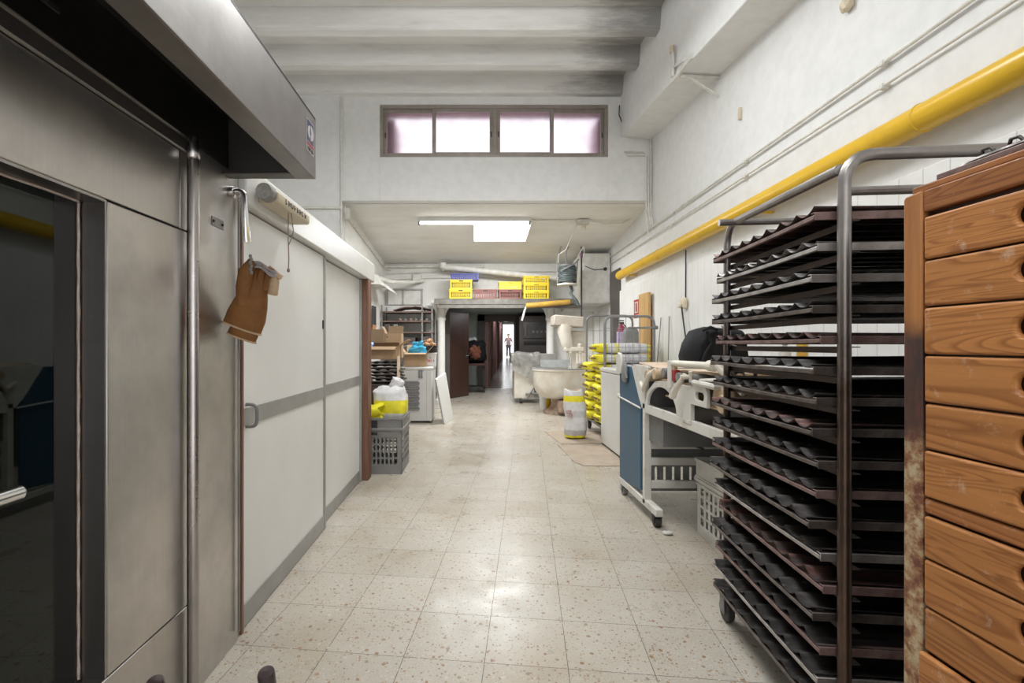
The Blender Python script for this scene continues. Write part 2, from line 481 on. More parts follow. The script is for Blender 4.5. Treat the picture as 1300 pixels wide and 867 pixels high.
BLUEPAINT = simple('blue_paint', (.030, .095, .165), (.05, .11, .155), scale=5, r=.42, lo=.4, hi=.8)
MACHWHITE = simple('chipped_white_enamel', (.68, .66, .61), (.46, .40, .32), scale=7, r=.42, lo=.5, hi=.8)
CANVAS = simple('dirty_canvas', (.56, .43, .29), (.42, .30, .19), scale=5, r=.8)
CANVASP = simple('pinkish_canvas', (.66, .52, .40), (.55, .41, .29), scale=4, r=.8)
REDPAINT = simple('red_paint', (.40, .03, .025), (.30, .02, .02), r=.45)
CREAM = simple('cream_enamel', (.76, .725, .64), (.62, .55, .45), scale=5, r=.4)
RUSTY = simple('rusty_cast_iron', (.42, .33, .25), (.20, .10, .06), scale=7, r=.6)
GREENHOSE = simple('grey_green_hose', (.075, .10, .10), (.12, .14, .135), scale=12, r=.5)
BRUSHGREY = simple('grey_metal_paint', (.25, .25, .245), (.17, .165, .16), scale=5, r=.5)
BEAMGREY = simple('steel_shelf_edge', (.24, .225, .20), (.15, .135, .12), scale=6, r=.35, m=.5)
GREENWALL = m_plaster('pale_green_wall', (.50, .53, .48), (.42, .45, .40))
BACKCEIL = simple('grey_green_ceiling', (.42, .46, .47), (.34, .37, .38), scale=2, r=.7)
PINKWOOD = simple('pinkish_wood', (.36, .19, .16), (.24, .115, .095), scale=6, r=.4, stretch=(1, 1, .2))
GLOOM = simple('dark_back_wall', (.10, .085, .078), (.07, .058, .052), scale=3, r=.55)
FREEZERW = simple('freezer_white', (.72, .71, .69), (.64, .63, .60), scale=2, r=.35)
COIL = simple('condenser_grey', (.23, .23, .235), r=.5)
BLUEBAG = simple('blue_bag', (.01, .16, .62), (.01, .11, .45), scale=9, r=.35)
CYANBAG = simple('cyan_bag', (.06, .42, .62), (.03, .25, .45), scale=11, r=.3)
YELLOWBAG = simple('yellow_film', (.86, .80, .02), (.78, .62, .02), scale=8, r=.4)
WHITESACK = simple('white_sack', (.72, .71, .71), (.60, .58, .60), scale=8, r=.5, bump=.3)
IVORY = simple('ivory_plastic', (.66, .58, .43), (.58, .50, .36), scale=5, r=.45)
ENDCAPGREY = simple('pitted_grey', (.33, .32, .30), (.20, .19, .18), scale=60, r=.7)
CORD = simple('brown_cord', (.28, .22, .19), r=.8)
BREADBROWN = simple('brown_bread', (.42, .23, .11), (.30, .14, .06), scale=12, r=.7)
SKIN = simple('skin', (.45, .27, .2), r=.5)
SHIRT = simple('backlit_pink_shirt', (.26, .19, .20), (.20, .15, .16), r=.8)  # shirt colour darkened to stand in for backlighting
TROUSERS = simple('dark_trousers', (.06, .05, .07), r=.8)
HAIR = simple('dark_hair', (.03, .022, .02), r=.6)
PINKEXT = simple('pink_pane_tint', (.40, .24, .27), (.34, .20, .23), r=.8)
def m_emit(name, c, s):
    m = bpy.data.materials.new(name); m.use_nodes = True; n = m.node_tree.nodes
    e = n.new('ShaderNodeEmission'); e.inputs[0].default_value = (*c, 1); e.inputs[1].default_value = s
    m.node_tree.links.new(e.outputs[0], n['Material Output'].inputs[0]); return m
TUBE_ON = m_emit('lit_tube', (1, .99, .96), 11)
PANEL_ON = m_emit('lit_diffuser', (1, .99, .97), 3.2)
def m_sack(name, axis, stops, src='Generated', rough=.45):
    """printed bag: colour bands along one axis of the bag"""
    t = NT(name); v = t.mapping(src=src); k = t.sep(v)['xyz'.index(axis)]
    k = t.math('ADD', k, t.math('MULTIPLY', t.math('SUBTRACT', t.noise(v, 4, 3), .5), .05))
    w = t.noise(t.mapping(), 14, 4)
    t.col(t.mix(1, t.ramp(k, stops, 'CONSTANT'), t.ramp(w, [(.3, .82), (.6, 1)]), 'MULTIPLY')); t.setp(r=rough)
    t.bump(w, .25, .006)
    return t.m
WH, YE, GR, PU = (.74, .73, .73), (.86, .76, .03), (.50, .48, .49), (.42, .33, .52)
SACK_STANDING = m_sack('printed_paper_sack', 'z', [(0, YE), (.05, GR), (.16, WH), (.42, (.62, .60, .60)), (.55, WH), (.74, YE), (.86, WH)])
SACK_PILE = m_sack('printed_flour_sack', 'x', [(0, YE), (.20, WH), (.32, (.83, .77, .30)), (.40, WH), (.55, (.62, .58, .67)), (.60, WH), (.72, (.62, .58, .67)), (.77, WH), (.90, YE)])
BAG_CRATE = m_sack('printed_shopping_bag', 'z', [(0, (.62, .61, .63)), (.18, WH), (.30, YE), (.62, WH), (.72, (.66, .66, .68)), (.80, WH)])
def m_plastic_sheet():
    t = NT('clear_plastic_sheet'); n = t.n; out = n['Material Output']
    tr = n.new('ShaderNodeBsdfTransparent'); tr.inputs[0].default_value = (.75, .75, .73, 1)
    mx = n.new('ShaderNodeMixShader')
    f = t.noise(t.mapping(), 9, 4)
    t.l(t.ramp(f, [(.3, .35), (.7, .75)]), mx.inputs[0]); t.l(tr.outputs[0], mx.inputs[1]); t.l(t.b.outputs[0], mx.inputs[2])
    t.l(mx.outputs[0], out.inputs[0]); t.col((.42, .41, .38)); t.setp(r=.3)
    return t.m
PLASTICSHEET = m_plastic_sheet()
# ------------------------------------------------------------------ the setting
def RX(y): return 2.53+.023*y                       # face of the right-hand wall, which is slightly askew

struct('floor', BX(-3.4, 3.4, -3.2, 14.0, -.12, 0), TERRAZZO)

b = B(); box(b, -3.5, 3.3, -3.2, 7.5, 5.30, 5.45)
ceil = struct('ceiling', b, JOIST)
for k in range(13):                                 # precast joists across the hall
    yb = 7.16-.72*k
    b = B(); prism(b, [(yb-.05, 5.31), (yb-.02, 5.12), (yb-.02, 5.095), (yb, 5.085), (yb, 5.055), (yb+.13, 5.05), (yb+.13, 5.085), (yb+.16, 5.12), (yb+.20, 5.31)], 'x', -3.4, 2.75)
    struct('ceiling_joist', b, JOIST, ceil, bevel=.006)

b = B()
prism(b, [(RX(-3.2), -3.2), (3.3, -3.2), (3.3, 11.0), (RX(11.0), 11.0)], 'z', 0, 5.4)
struct('wall_right', b, PLASTER)
b = B()                                             # boarded lining on the lower half of that wall
prism(b, [(RX(-3.0)-.035, -3.0), (RX(-3.0)-.001, -3.0), (RX(8.9)-.001, 8.9), (RX(8.9)-.035, 8.9)], 'z', .0, 2.28)
struct('trim_1', b, BOARDS, bevel=.006)
struct('wall_left', BX(-3.4, -3.2, -3.2, 7.46, 0, 5.4), PLASTER)
# wall behind the camera with the wide open shop front
b = B(); box(b, -3.4, -2.0, -3.3, -3.1, 0, 5.4); box(b, 2.2, 2.6, -3.3, -3.1, 0, 5.4); box(b, -2.0, 2.2, -3.3, -3.1, 3.4, 5.4)
struct('wall_front', b, PLASTER)

# upper wall with the ribbon window
WX0, WX1, WZ0, WZ1 = -1.45, 2.03, 4.135, 4.935
b = B()
box(b, -2.05, WX0, 7.26, 7.46, 3.47, 5.4); box(b, WX1, 2.8, 7.26, 7.46, 3.47, 5.4)
box(b, WX0, WX1, 7.26, 7.46, 3.47, WZ0); box(b, WX0, WX1, 7.26, 7.46, WZ1, 5.4)
struct('wall_back', b, PLASTER, bevel=.004)
struct('wall_back', BX(-3.3, -2.05, 7.23, 7.46, 0, 5.4), PLASTER)
struct('trim_2', BX(-3.3, -2.0, 7.19, 7.23, 3.33, 3.365), WHITEPAINT, bevel=.004)

# bevelled concrete casing running along the top of the right wall
b = B()
def sec(y, zb, xb): return [(xb, y, 5.4), (xb, y, zb), (RX(y)+.02, y, zb-.03), (RX(y)+.02, y, 5.4)]
loft(b, [sec(-3.0, 3.36, 2.22), sec(7.28, 4.44, 2.22)])
struct('trim_3', b, PLASTER, bevel=.01)

# window: two sliding pairs in an aluminium frame
wf = B()
box(wf, WX0, WX1, 7.27, 7.36, WZ0, WZ0+.045); box(wf, WX0, WX1, 7.27, 7.36, WZ1-.05, WZ1)
for x, w in ((WX0, .05), (.275, .06), (WX1-.05, .05)): box(wf, x, x+w, 7.275, 7.355, WZ0+.045, WZ1-.05)
WINALU = simple('grey_brown_aluminium', (.36, .32, .29), (.28, .25, .22), r=.45, m=.3)
win = struct('window_1', wf, WINALU, bevel=.004)
for i, (a, c, yy) in enumerate(((WX0+.05, -.60, 7.335), (-.655, .275, 7.30), (.335, 1.205, 7.30), (1.15, WX1-.05, 7.335))):
    f = B(); z0, z1 = WZ0+.045, WZ1-.05
    if i in (0, 3): z1 -= .0
    s = .05
    box(f, a, a+s, yy-.014, yy+.014, z0, z1); box(f, c-s, c, yy-.014, yy+.014, z0, z1)
    box(f, a+s, c-s, yy-.014, yy+.014, z0, z0+s*.8); box(f, a+s, c-s, yy-.014, yy+.014, z1-s, z1)
    sash = struct('window_sash', f, WINALU, win, bevel=.003)
    struct('window_pane', BX(a+s-.004, c-s+.004, yy-.003, yy+.003, z0+.03, z1-.04), FROSTED, sash)
    g = B(); xx = a+.025 if i in (0, 2) else c-.025
    box(g, xx-.008, xx+.008, yy-.02, yy-.0135, 4.45, 4.53); struct('window_latch', g, BLACKSEAM, sash)
# added outside that window: pink canopy and side slabs placed to tint the panes
b = B(); box(b, -2.4, 3.0, 7.47, 7.8, 4.965, 5.1); box(b, -2.3, -1.32, 7.8, 8.3, 3.7, 4.955); box(b, 2.0, 3.0, 7.8, 8.3, 3.7, 4.955)
tag(obj('canopy', b, PINKEXT), 'added pink canopy and side slabs outside, tinting the frosted ribbon window', 'canopy')

# low annex behind the upper wall
def SZ(y): return 3.47-.1045*(y-7.26)               # its sloping ceiling
b = B(); prism(b, [(7.40, SZ(7.40)), (10.95, SZ(10.95)), (10.95, SZ(10.95)+.12), (7.46, SZ(7.46)+.12)], 'x', -2.2, 3.2)
struct('ceiling', b, SLOPE)
struct('wall_left', BX(-2.2, -2.03, 7.46, 10.9, 0, 3.5), PLASTER_ANNEX)
b = B()                                             # rear wall of the annex around the wide opening
box(b, -2.1, -.88, 10.75, 10.95, 0, 3.2); box(b, -.88, 1.80, 10.75, 10.95, 2.22, 3.2); box(b, 1.80, 3.2, 10.75, 10.95, 0, 3.2)
struct('wall_back', b, PLASTER_ANNEX)
struct('trim_4', BX(-2.03, .2, 10.66, 10.75, 3.0, 3.07), WHITEPAINT, bevel=.02)
# pilaster and dark niche to the right of the opening
struct('trim_5', BX(2.66, 2.86, 10.58, 10.75, .0, 2.1), PLASTER_ANNEX, bevel=.01)
struct('trim_6', BX(1.95, 3.0, 10.5, 10.75, 2.02, 2.14), PLASTER_ANNEX, bevel=.01)

# cold store front on the left: fascia, two sliding doors, end post
XL = -1.04
b = B(); box(b, -3.2, -1.13, 4.44, 4.56, 0, 2.06); box(b, -3.2, -1.13, 2.06, 4.44, 1.94, 2.06)
struct('wall_left', b, LAMINATE)
struct('trim_7', BX(-1.12, -.995, 2.075, 4.72, 1.888, 2.065), FASCIA, bevel=.008)
b = B(); box(b, -1.14, -1.0, 4.46, 4.60, 0, 1.888)
struct('trim_8', b, BROWNWOOD, bevel=.005)
struct('trim_9', BX(-1.12, -1.022, 2.088, 2.106, 0, 2.06), BROWNWOOD)
struct('trim_10', BX(-1.12, -1.03, 2.062, 2.086, 0, 2.06), ALU)
def sliding_door(name, y0, y1, xf):
    d = struct(name, BX(xf-.05, xf, y0, y1, .0, 1.88), LAMINATE, bevel=.003)
    struct('kick_strip', BX(xf, xf+.006, y0+.003, y1-.003, .004, .105), ALU, d, bevel=.002)
    struct('middle_band', BX(xf, xf+.006, y0+.003, y1-.003, .905, .985), ALU, d, bevel=.002)
    return d
d1 = sliding_door('door_1', 2.11, 3.27, XL)
struct('door_edge', BX(XL-.05, XL+.008, 3.27, 3.30, 0, 1.88), ALU, d1, bevel=.003)
d2 = sliding_door('door_2', 3.30, 4.43, XL-.035)
struct('door_edge', BX(XL-.08, XL-.015, 4.43, 4.452, 0, 1.88), ALU, d2, bevel=.003)
b = B(); tube(b, round_path([(XL, 2.165, .90), (XL+.05, 2.165, .90), (XL+.05, 2.165, 1.0), (XL, 2.165, 1.0)], .03), .008, 8)
struct('door_handle', b, BRUSHGREY, d1)
b = B(); box(b, XL, XL+.008, 3.245, 3.262, 1.38, 1.44); struct('door_lock', b, BLACKSEAM, d1, bevel=.003)

# back room, doorway and corridor to the street
struct('ceiling', BX(-1.8, 3.2, 10.95, 14.1, 2.16, 2.3), BACKCEIL)
struct('wall_left', BX(-1.8, -1.6, 10.95, 14.1, 0, 2.3), GREENWALL)
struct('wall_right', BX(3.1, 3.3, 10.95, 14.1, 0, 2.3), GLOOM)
b = B(); box(b, -1.6, .08, 14.0, 14.2, 0, 2.3); struct('wall_back', b, GREENWALL)
b = B(); box(b, .08, .28, 13.9, 14.2, 0, 2.16); box(b, 1.16, 3.1, 13.95, 14.2, 0, 2.3); box(b, .08, 1.16, 13.9, 14.2, 1.97, 2.3)
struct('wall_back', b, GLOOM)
def LX(y): return .28+.0845*(y-14)
def RXX(y): return 1.16+.0800*(y-14)
FZ = lambda y: .37*max(0, (y-14.0))/18
b = B()
v = [b.verts.new(p) for p in ((.1, 13.9, -.002), (1.3, 13.9, -.002), (RXX(32)+.1, 32, .37), (LX(32)-.1, 32, .37), (.1, 13.9, -.15), (1.3, 13.9, -.15), (RXX(32)+.1, 32, .2), (LX(32)-.1, 32, .2))]
for f in ((0,1,2,3),(7,6,5,4),(0,4,5,1),(1,5,6,2),(2,6,7,3),(3,7,4,0)): b.faces.new([v[i] for i in f])
WETFLOOR = simple('worn_corridor_tiles', (.30, .265, .24), (.20, .175, .165), scale=4, r=.2)
struct('floor', b, WETFLOOR)
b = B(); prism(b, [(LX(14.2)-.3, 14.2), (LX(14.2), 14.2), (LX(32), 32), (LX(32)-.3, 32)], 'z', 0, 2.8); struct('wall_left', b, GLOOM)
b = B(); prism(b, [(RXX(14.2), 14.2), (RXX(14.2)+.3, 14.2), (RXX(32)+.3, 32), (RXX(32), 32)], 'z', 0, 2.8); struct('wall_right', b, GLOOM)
b = B(); prism(b, [(-.2, 14.2), (1.6, 14.2), (3.0, 32), (1.4, 32)], 'z', 2.64, 2.8); struct('ceiling', b, PLASTER_ANNEX)
for i, y in enumerate((14.25, 15.4, 16.9, 18.6, 20.8, 23.4, 26.6, 30.2)):
    w = .30 if i else .2
    b = B(); prism(b, [(LX(y)-.05, y), (LX(y)+.11, y), (LX(y+w)+.11, y+w), (LX(y+w)-.05, y+w)], 'z', 0, 2.6)
    struct('trim_%d' % (11+i), b, PINKWOOD, bevel=.01)
struct('floor', BX(-6, 12, 32, 60, .2, .372), simple('sunlit_paving', (.62, .60, .57), (.55, .53, .5), r=.7))
for y, x in ((18.5, 1.05), (26.5, 1.75)):           # housings for the added corridor fill lights
    b = B(); box(b, x-.1, x+.1, y-.6, y+.6, 2.575, 2.64)
    tag(obj('corridor_fill_housing', b, FASCIA, bevel=.01), 'added fill lamp on the corridor ceiling, out of view, %s' % ('nearer the back room' if y < 20 else 'nearer the street'), 'ceiling light')
# ------------------------------------------------------------------ the oven on the left
XO = -1.02
oven = thing('bakery_oven', 'large brushed stainless steel oven with dark glass door and overhanging hood', 'oven', (-1.7, 1.0, 0))
b = B()
box(b, -2.9, -1.045, 1.325, 2.045, 0, 2.21); box(b, -2.9, -1.045, -1.2, 1.30, 1.69, 2.21); box(b, -2.9, -1.045, -1.2, 1.30, 0, .335)
box(b, -2.9, -2.3, -1.2, 1.32, .335, 1.69)
obj('oven_body', b, SOOT, oven)
def panel(name, y0, y1, z0, z1, m=STEEL, x=XO, dx=.03, bev=.003): return obj(name, BX(x-dx, x, y0, y1, z0, z1), m, oven, bevel=bev)
panel('upper_panel', -1.2, 1.645, 1.6745, 1.944)
panel('upper_panel', 1.649, 1.690, 1.6745, 1.944)
panel('top_panel', -1.2, 2.045, 2.004, 2.208, STEEL_DARK)
panel('door_panel', 1.322, 1.690, .349, 1.6705, bev=.004)
panel('lower_panel', -1.2, 1.690, .0, .345)
panel('end_panel', 1.703, 2.05, 0, 2.0)
b = B()                                             # rolled rail over the door
box(b, XO-.02, XO+.006, -1.2, 1.70, 1.946, 2.0)
for z in (1.949, 1.999): tube(b, [(XO+.006, -1.2, z), (XO+.006, 1.70, z)], .006, 8)
obj('door_rail', b, STEEL_HOOD, oven)
obj('door_jamb', BX(-1.36, -1.0225, 1.316, 1.3225, .345, 1.672), STEEL_JAMB, oven)
obj('door_head', BX(-1.34, -1.023, -1.2, 1.316, 1.666, 1.6735), STEEL_JAMB, oven)
obj('door_sill', BX(-1.36, -1.022, -1.2, 1.316, .337, .347), STEEL_JAMB, oven)
obj('glass_border', BX(-1.10, -1.0925, 1.236, 1.305, .352, 1.661), FRIT, oven)
obj('glass_pane', BX(-1.10, -1.093, -1.2, 1.236, .352, 1.661), OVEN_GLASS, oven)
b = B()
pts = [(-1.089, 1.309+.0009*math.sin(k*1.9), .352+k*.0327) for k in range(41)]
tube(b, pts, [.0034+.0016*noise.noise(Vector((k*.7, 0, 0))) for k in range(41)], 7)
tube(b, [(-1.089, 1.309-k*.1, 1.664+.0015*math.sin(k*2.3)) for k in range(26)], .0032, 7)
obj('sealant_bead', b, SEALANT, oven)
b = B(); cyl(b, (-1.03, -.35, .937), (-1.03, 1.075, .937), .0175, n=20); lathe(b, [(.0175, 1.075), (.0160, 1.079), (.012, 1.081), (.001, 1.082)], (-1.03, 0, .937), 20, 'y')
for y in (.55, -.2): cyl(b, (-1.093, y, .937), (-1.03, y, .937), .01, n=12)
obj('door_handle', b, CHROME, oven, smooth=45)
b = B(); cyl(b, (-.992, 1.682, .03), (-.992, 1.682, 1.925), .0175, n=20)
lathe(b, [(.0175, 1.925), (.021, 1.93), (.021, 1.985), (.014, 2.0)], (-.992, 1.682, 0), 16); lathe(b, [(.02, .0), (.022, .02), (.022, .06), (.0175, .075)], (-.992, 1.682, 0), 16)
obj('upright_bar', b, STEEL_TUBE, oven, smooth=45)
# hood
XH = -.66
b = B(); box(b, XH-.004, XH, -1.2, 1.975, 1.956, 2.205); box(b, XH-.078, XH-.004, -1.2, 1.972, 1.956, 1.964); box(b, XH-.078, XH-.072, -1.2, 1.9, 1.964, 1.985)
obj('hood_front', b, STEEL_HOOD, oven, bevel=.005, segs=3)
b = B(); box(b, -1.02, XH-.004, 1.968, 1.975, 1.958, 2.204); box(b, -1.02, XH-.078, 1.915, 1.968, 1.958, 1.966)
obj('hood_end', b, m_steel('hood_end_steel', (.20, .19, .18), .4), oven, bevel=.003)
obj('hood_top', BX(-1.02, XH, -1.2, 1.97, 2.199, 2.207), STEEL_DARK, oven)
b = B(); box(b, -1.02, -1.014, .6, 1.165, 2.078, 2.094); obj('vent_slot', b, BLACKSEAM, oven, bevel=.002)
b = B(); box(b, -1.012, -.995, 1.985, 2.0, 2.0, 2.2); obj('hood_bracket', b, STEEL_DULL, oven)
# badge on the hood
bd = obj('badge', BX(XH, XH+.0015, 1.865, 1.948, 2.035, 2.165), simple('badge_silver', (.55, .53, .52), r=.35, m=.6), oven)
x1 = XH+.0015
obj('badge_field', BX(x1, x1+.0008, 1.872, 1.942, 2.077, 2.160), simple('badge_navy', (.035, .04, .12), r=.35), bd)
b = B(); x2 = x1+.0008
def swoosh(cy, cz, r0, r1, a0, a1, n=14):
    o = [(cy+r1*math.cos(a0+(a1-a0)*k/n), cz+r1*1.15*math.sin(a0+(a1-a0)*k/n)) for k in range(n+1)]
    i = [(cy+r0*math.cos(a0+(a1-a0)*k/n), cz+r0*1.15*math.sin(a0+(a1-a0)*k/n)) for k in range(n, -1, -1)]
    prism(b, o+i, 'x', x2, x2+.0006)
swoosh(1.896, 2.118, .002, .021, math.radians(70), math.radians(290)); swoosh(1.912, 2.118, .004, .026, math.radians(-100), math.radians(95))
obj('badge_emblem', b, simple('badge_white', (.62, .62, .60), r=.4), bd)
obj('badge_stripe', BX(x1, x1+.0008, 1.872, 1.942, 2.061, 2.073), simple('badge_red', (.45, .03, .05), r=.4), bd)
b = B()
for k in range(7):                                  # row of small dark letters, too worn to read
    y = 1.874+.010*k
    box(b, x1, x1+.0006, y, y+.0022, 2.041, 2.056); box(b, x1, x1+.0006, y+.0022, y+.007, 2.0535 if k % 2 else 2.047, 2.056 if k % 2 else 2.0495)
    if k % 3: box(b, x1, x1+.0006, y+.005, y+.007, 2.041, 2.0535)
obj('badge_lettering', b, BLACKSEAM, bd)
b = B(); box(b, XO, XO+.0025, 1.845, 1.93, 1.735, 1.772); np_ = obj('name_plate', b, STEEL_DULL, oven, bevel=.001)
for y in (1.855, 1.92):
    b = B(); cyl(b, (XO+.0025, y, 1.7535), (XO+.006, y, 1.7535), .0055, n=10); obj('rivet', b, BLACKSEAM, np_)
# latch lever with its rod
b = B()
lathe(b, [(.024, 0), (.026, .004), (.024, .02), (.015, .024)], (XO, 1.985, 1.905), 18, 'x')
tube(b, round_path([(XO+.01, 1.985, 1.905), (XO+.055, 1.985, 1.915), (XO+.062, 2.00, 1.70)], .03, 6), [.014]*8+[.0165], 12)
obj('latch_lever', b, CHROME, oven, smooth=45)
b = B(); tube(b, [(XO+.012, 2.035, 1.9), (XO+.012, 2.035, .05)], .0055, 8); obj('latch_rod', b, STEEL_DULL, oven)

# two tops of steel posts low down in front of the oven (a loading trolley standing just below the view)
tr = thing('oven_loading_trolley', 'pair of dark capped trolley posts standing up at the bottom edge beside the oven', 'trolley', (-.58, .95, 0))
b = B()
for y in (.2, 1.05):
    tube(b, [(-.90, y, .14), (-.44, y, .14)], .015, 10)
for x in (-.90, -.44): tube(b, [(x, .2, .14), (x, 1.05, .14)], .015, 10)
obj('base_frame', b, STEEL_DULL, tr)
for x, y, h in ((-.705, 1.05, .525), (-.46, 1.05, .545)):
    b = B(); tube(b, [(x, y, .14), (x, y, h-.02)], .0165, 14); obj('post', b, STEEL_DULL, tr)
    b = B(); lathe(b, [(.0185, -.05), (.0185, .0), (.0165, .006), (.001, .007)], (0, 0, 0), 18)
    bmesh.ops.transform(b, matrix=Matrix.Translation((x, y, h)) @ Matrix.Rotation(math.radians(14), 4, 'X'), verts=b.verts[:])
    obj('post_cap', b, simple('dark_cap', (.05, .035, .035), r=.25), tr)
for x in (-.90, -.44):
    for y in (.24, 1.01):
        b = B(); cyl(b, (x-.015, y, .06), (x+.015, y, .06), .06, n=20); box(b, x-.022, x+.022, y-.012, y+.012, .06, .13); obj('caster', b, RUBBER, tr)

# oven gauntlets hung on the steel edge
def gauntlet(axis, offs=0):
    """sections along the hand: t 0 at the cuff, 1 at the fingertips"""
    (x0, z0), (x1, z1) = axis
    rings = []
    for t, w, dp in ((0, .080, .036), (.03, .080, .040), (.2, .078, .044), (.4, .068, .044), (.55, .056, .042), (.64, .050, .040), (.76, .057, .036), (.88, .058, .03), (.96, .045, .024), (1, .02, .012)):
        c = Vector((x0+(x1-x0)*t, 0, z0+(z1-z0)*t)); ax = Vector((x1-x0, 0, z1-z0)).normalized(); s = Vector((-ax.z, 0, ax.x))
        ring = []
        for k in range(20):
            a = 2*PI*k/20; rr = 1+.10*noise.noise(Vector((math.cos(a)*2, math.sin(a)*2, t*5+offs)))
            ring.append(c+s*(w*math.cos(a)*rr)+Vector((0, dp*math.sin(a)*rr, 0)))
        rings.append(ring)
    return rings
GX, GY = -.925, 1.92
gl = thing('oven_glove', 'tan suede gauntlet glove hanging fingers up on the steel edge, outer of the nested pair', 'glove', (GX, GY, 1.28), 0)
ax = ((GX-.015, 1.338), (GX+.075, 1.585))
R = gauntlet(ax); R = [[Vector((p.x, p.y+GY, p.z)) for p in r] for r in R]
b = B(); loft(b, R, cap=False); b.faces.new([b.verts[:][-20+k] for k in range(20)])
bmesh.ops.scale(b, vec=(1, 1, 1), verts=b.verts[:])
obj('hand_and_cuff', b, LEATHER, gl, smooth=60)
b = B(); tube(b, R[0], .0045, 6, closed=True); obj('cuff_piping', b, LEATHERTRIM, gl)
b = B(); tube(b, [(GX+.005, GY-.02, 1.43), (GX+.012, GY-.03, 1.50), (GX+.022, GY-.034, 1.56), (GX+.045, GY-.03, 1.605)], [.03, .033, .031, .017], 12); obj('thumb', b, LEATHER, gl)
for i, (dx, dz) in enumerate(((.085, .0), (.112, -.010), (.135, -.028))):
    b = B(); tube(b, [(GX+dx-.02, GY-.012, 1.50+dz), (GX+dx-.008, GY-.022, 1.55+dz), (GX+dx+.004, GY-.03, 1.578+dz), (GX+dx+.022, GY-.024, 1.565+dz)], [.02, .019, .018, .010], 10)
    obj('finger', b, LEATHERTRIM if i == 2 else LEATHER, gl)
b = B(); grid_surf(b, lambda u, v: Vector((GX+.062+.085*u, GY-.058+.015*math.sin(v*3), 1.597-.035*u-.024*v+.008*math.sin(u*6))), 10, 4)
obj('worn_lining', b, simple('grey_lining', (.42, .38, .37), (.30, .26, .26), r=.7), gl, solid=.004)
b = B()
for k in range(6): pillow(b, (GX+.045+.004*(k % 2), GY-.052, 1.618-.013*k), .012, .012, .016, .9, 0)
obj('beaded_clip', b, BRUSHGREY, gl)
g2 = thing('oven_glove', 'tan suede gauntlet glove tucked inside the outer one, only its lower cuff showing', 'glove', (GX, GY, 1.24), 0)
ax2 = ((GX-.015, 1.298), (GX+.03, 1.42))
R2 = [[Vector((c.x+(p.x-c.x)*.76, GY+(p.y)*.7, c.z+(p.z-c.z)*.76)) for p in r] for r in gauntlet(ax2, 3)[:6] for c in [sum(r, Vector())/20]]
b = B(); loft(b, R2, cap=False); obj('cuff', b, LEATHER, g2, smooth=60)
b = B(); tube(b, R2[0], .004, 6, closed=True); obj('cuff_piping', b, LEATHERTRIM, g2)

# ivory pull-cord box on the fascia
ib = thing('pull_cord_box', 'long ivory box with round grey end and two hanging cords, on the cold room fascia', 'switch box', (-.95, 2.4, 1.93))
XB = -.994
b = B(); prism(b, [(XB, 1.925), (XB+.085, 1.925), (XB+.092, 1.935), (XB+.092, 1.972), (XB+.05, 2.0), (XB, 2.0)], 'y', 2.19, 2.60); obj('box_body', b, IVORY, ib, bevel=.004)
b = B(); lathe(b, [(.036, 2.135), (.039, 2.145), (.039, 2.19)], (XB+.046, 0, 1.962), 20, 'y'); obj('round_end', b, ENDCAPGREY, ib)
b = B()
for k in range(8):
    y = 2.27+.036*k; box(b, XB+.0915, XB+.0935, y, y+.007, 1.940, 1.966); box(b, XB+.0915, XB+.0935, y+.007, y+.018, 1.950 if k % 2 else 1.943, 1.957 if k % 2 else 1.949)
    if k % 3: box(b, XB+.0915, XB+.0935, y+.018, y+.023, 1.944, 1.962)
obj('vent_marks', b, BLACKSEAM, ib)
b = B(); tube(b, [(XB+.07, 2.36, 1.925), (XB+.068, 2.362, 1.80), (XB+.072, 2.36, 1.70), (XB+.07, 2.36, 1.645)], .0028, 6)
tube(b, [(XB+.08, 2.37, 1.925), (XB+.087, 2.38, 1.84), (XB+.08, 2.372, 1.80), (XB+.068, 2.362, 1.76)], .0028, 6); pillow(b, (XB+.07, 2.36, 1.64), .014, .014, .02, .9, 0)
obj('pull_cord', b, CORD, ib)
# ------------------------------------------------------------------ yellow pipe and conduits on the right wall
yp = thing('yellow_pipe', 'thick bright yellow gas pipe running along the bare plaster wall above the tray rack', 'pipe', (RX(4)-.11, 4, 2.52))
def yx(y): return RX(y)-.115
b = B(); tube(b, [(yx(y), y, 2.525) for y in (-1.5, 2.62, 5.5, 8.6)], .078, 24); obj('pipe_run', b, YELLOWPIPE, yp, smooth=50)
for y in (2.63, 6.6):
    b = B(); tube(b, [(yx(y), y-.006, 2.525), (yx(y), y+.006, 2.525)], .0825, 24); obj('pipe_joint', b, YELLOWPIPE, yp, bevel=.003, smooth=50)
for y in (1.0, 4.2, 8.0):
    b = B(); box(b, yx(y)-.02, RX(y), y-.02, y+.02, 2.43, 2.447); box(b, yx(y)-.02, yx(y)-.005, y-.02, y+.02, 2.43, 2.46); obj('pipe_bracket', b, YELLOWPIPE, yp, bevel=.003)
def conduit(z, label, r=.013):
    t = thing('wall_conduit', label, 'conduit', (RX(3), 3, z))
    b = B(); tube(b, [(RX(y)-.03, y, z) for y in (-1.5, 3, 6.5, 10.3)], r, 10); obj('conduit_tube', b, WHITEPAINT, t)
    for y in (1.9, 3.0, 4.6, 6.4, 8.4):
        b = B(); box(b, RX(y)-.05, RX(y), y-.016, y+.016, z-.022, z+.016); obj('conduit_clip', b, WHITEPAINT, t, bevel=.006)
conduit(3.045, 'upper of the two long white conduits above the thick yellow pipe')
conduit(2.90, 'lower of the two long white conduits, the one nearer the thick yellow pipe', .010)
t = thing('corner_conduit', 'bundle of thin white conduits dropping down the corner beside the ribbon window', 'conduit', (RX(7.2)-.05, 7.2, 3.0))
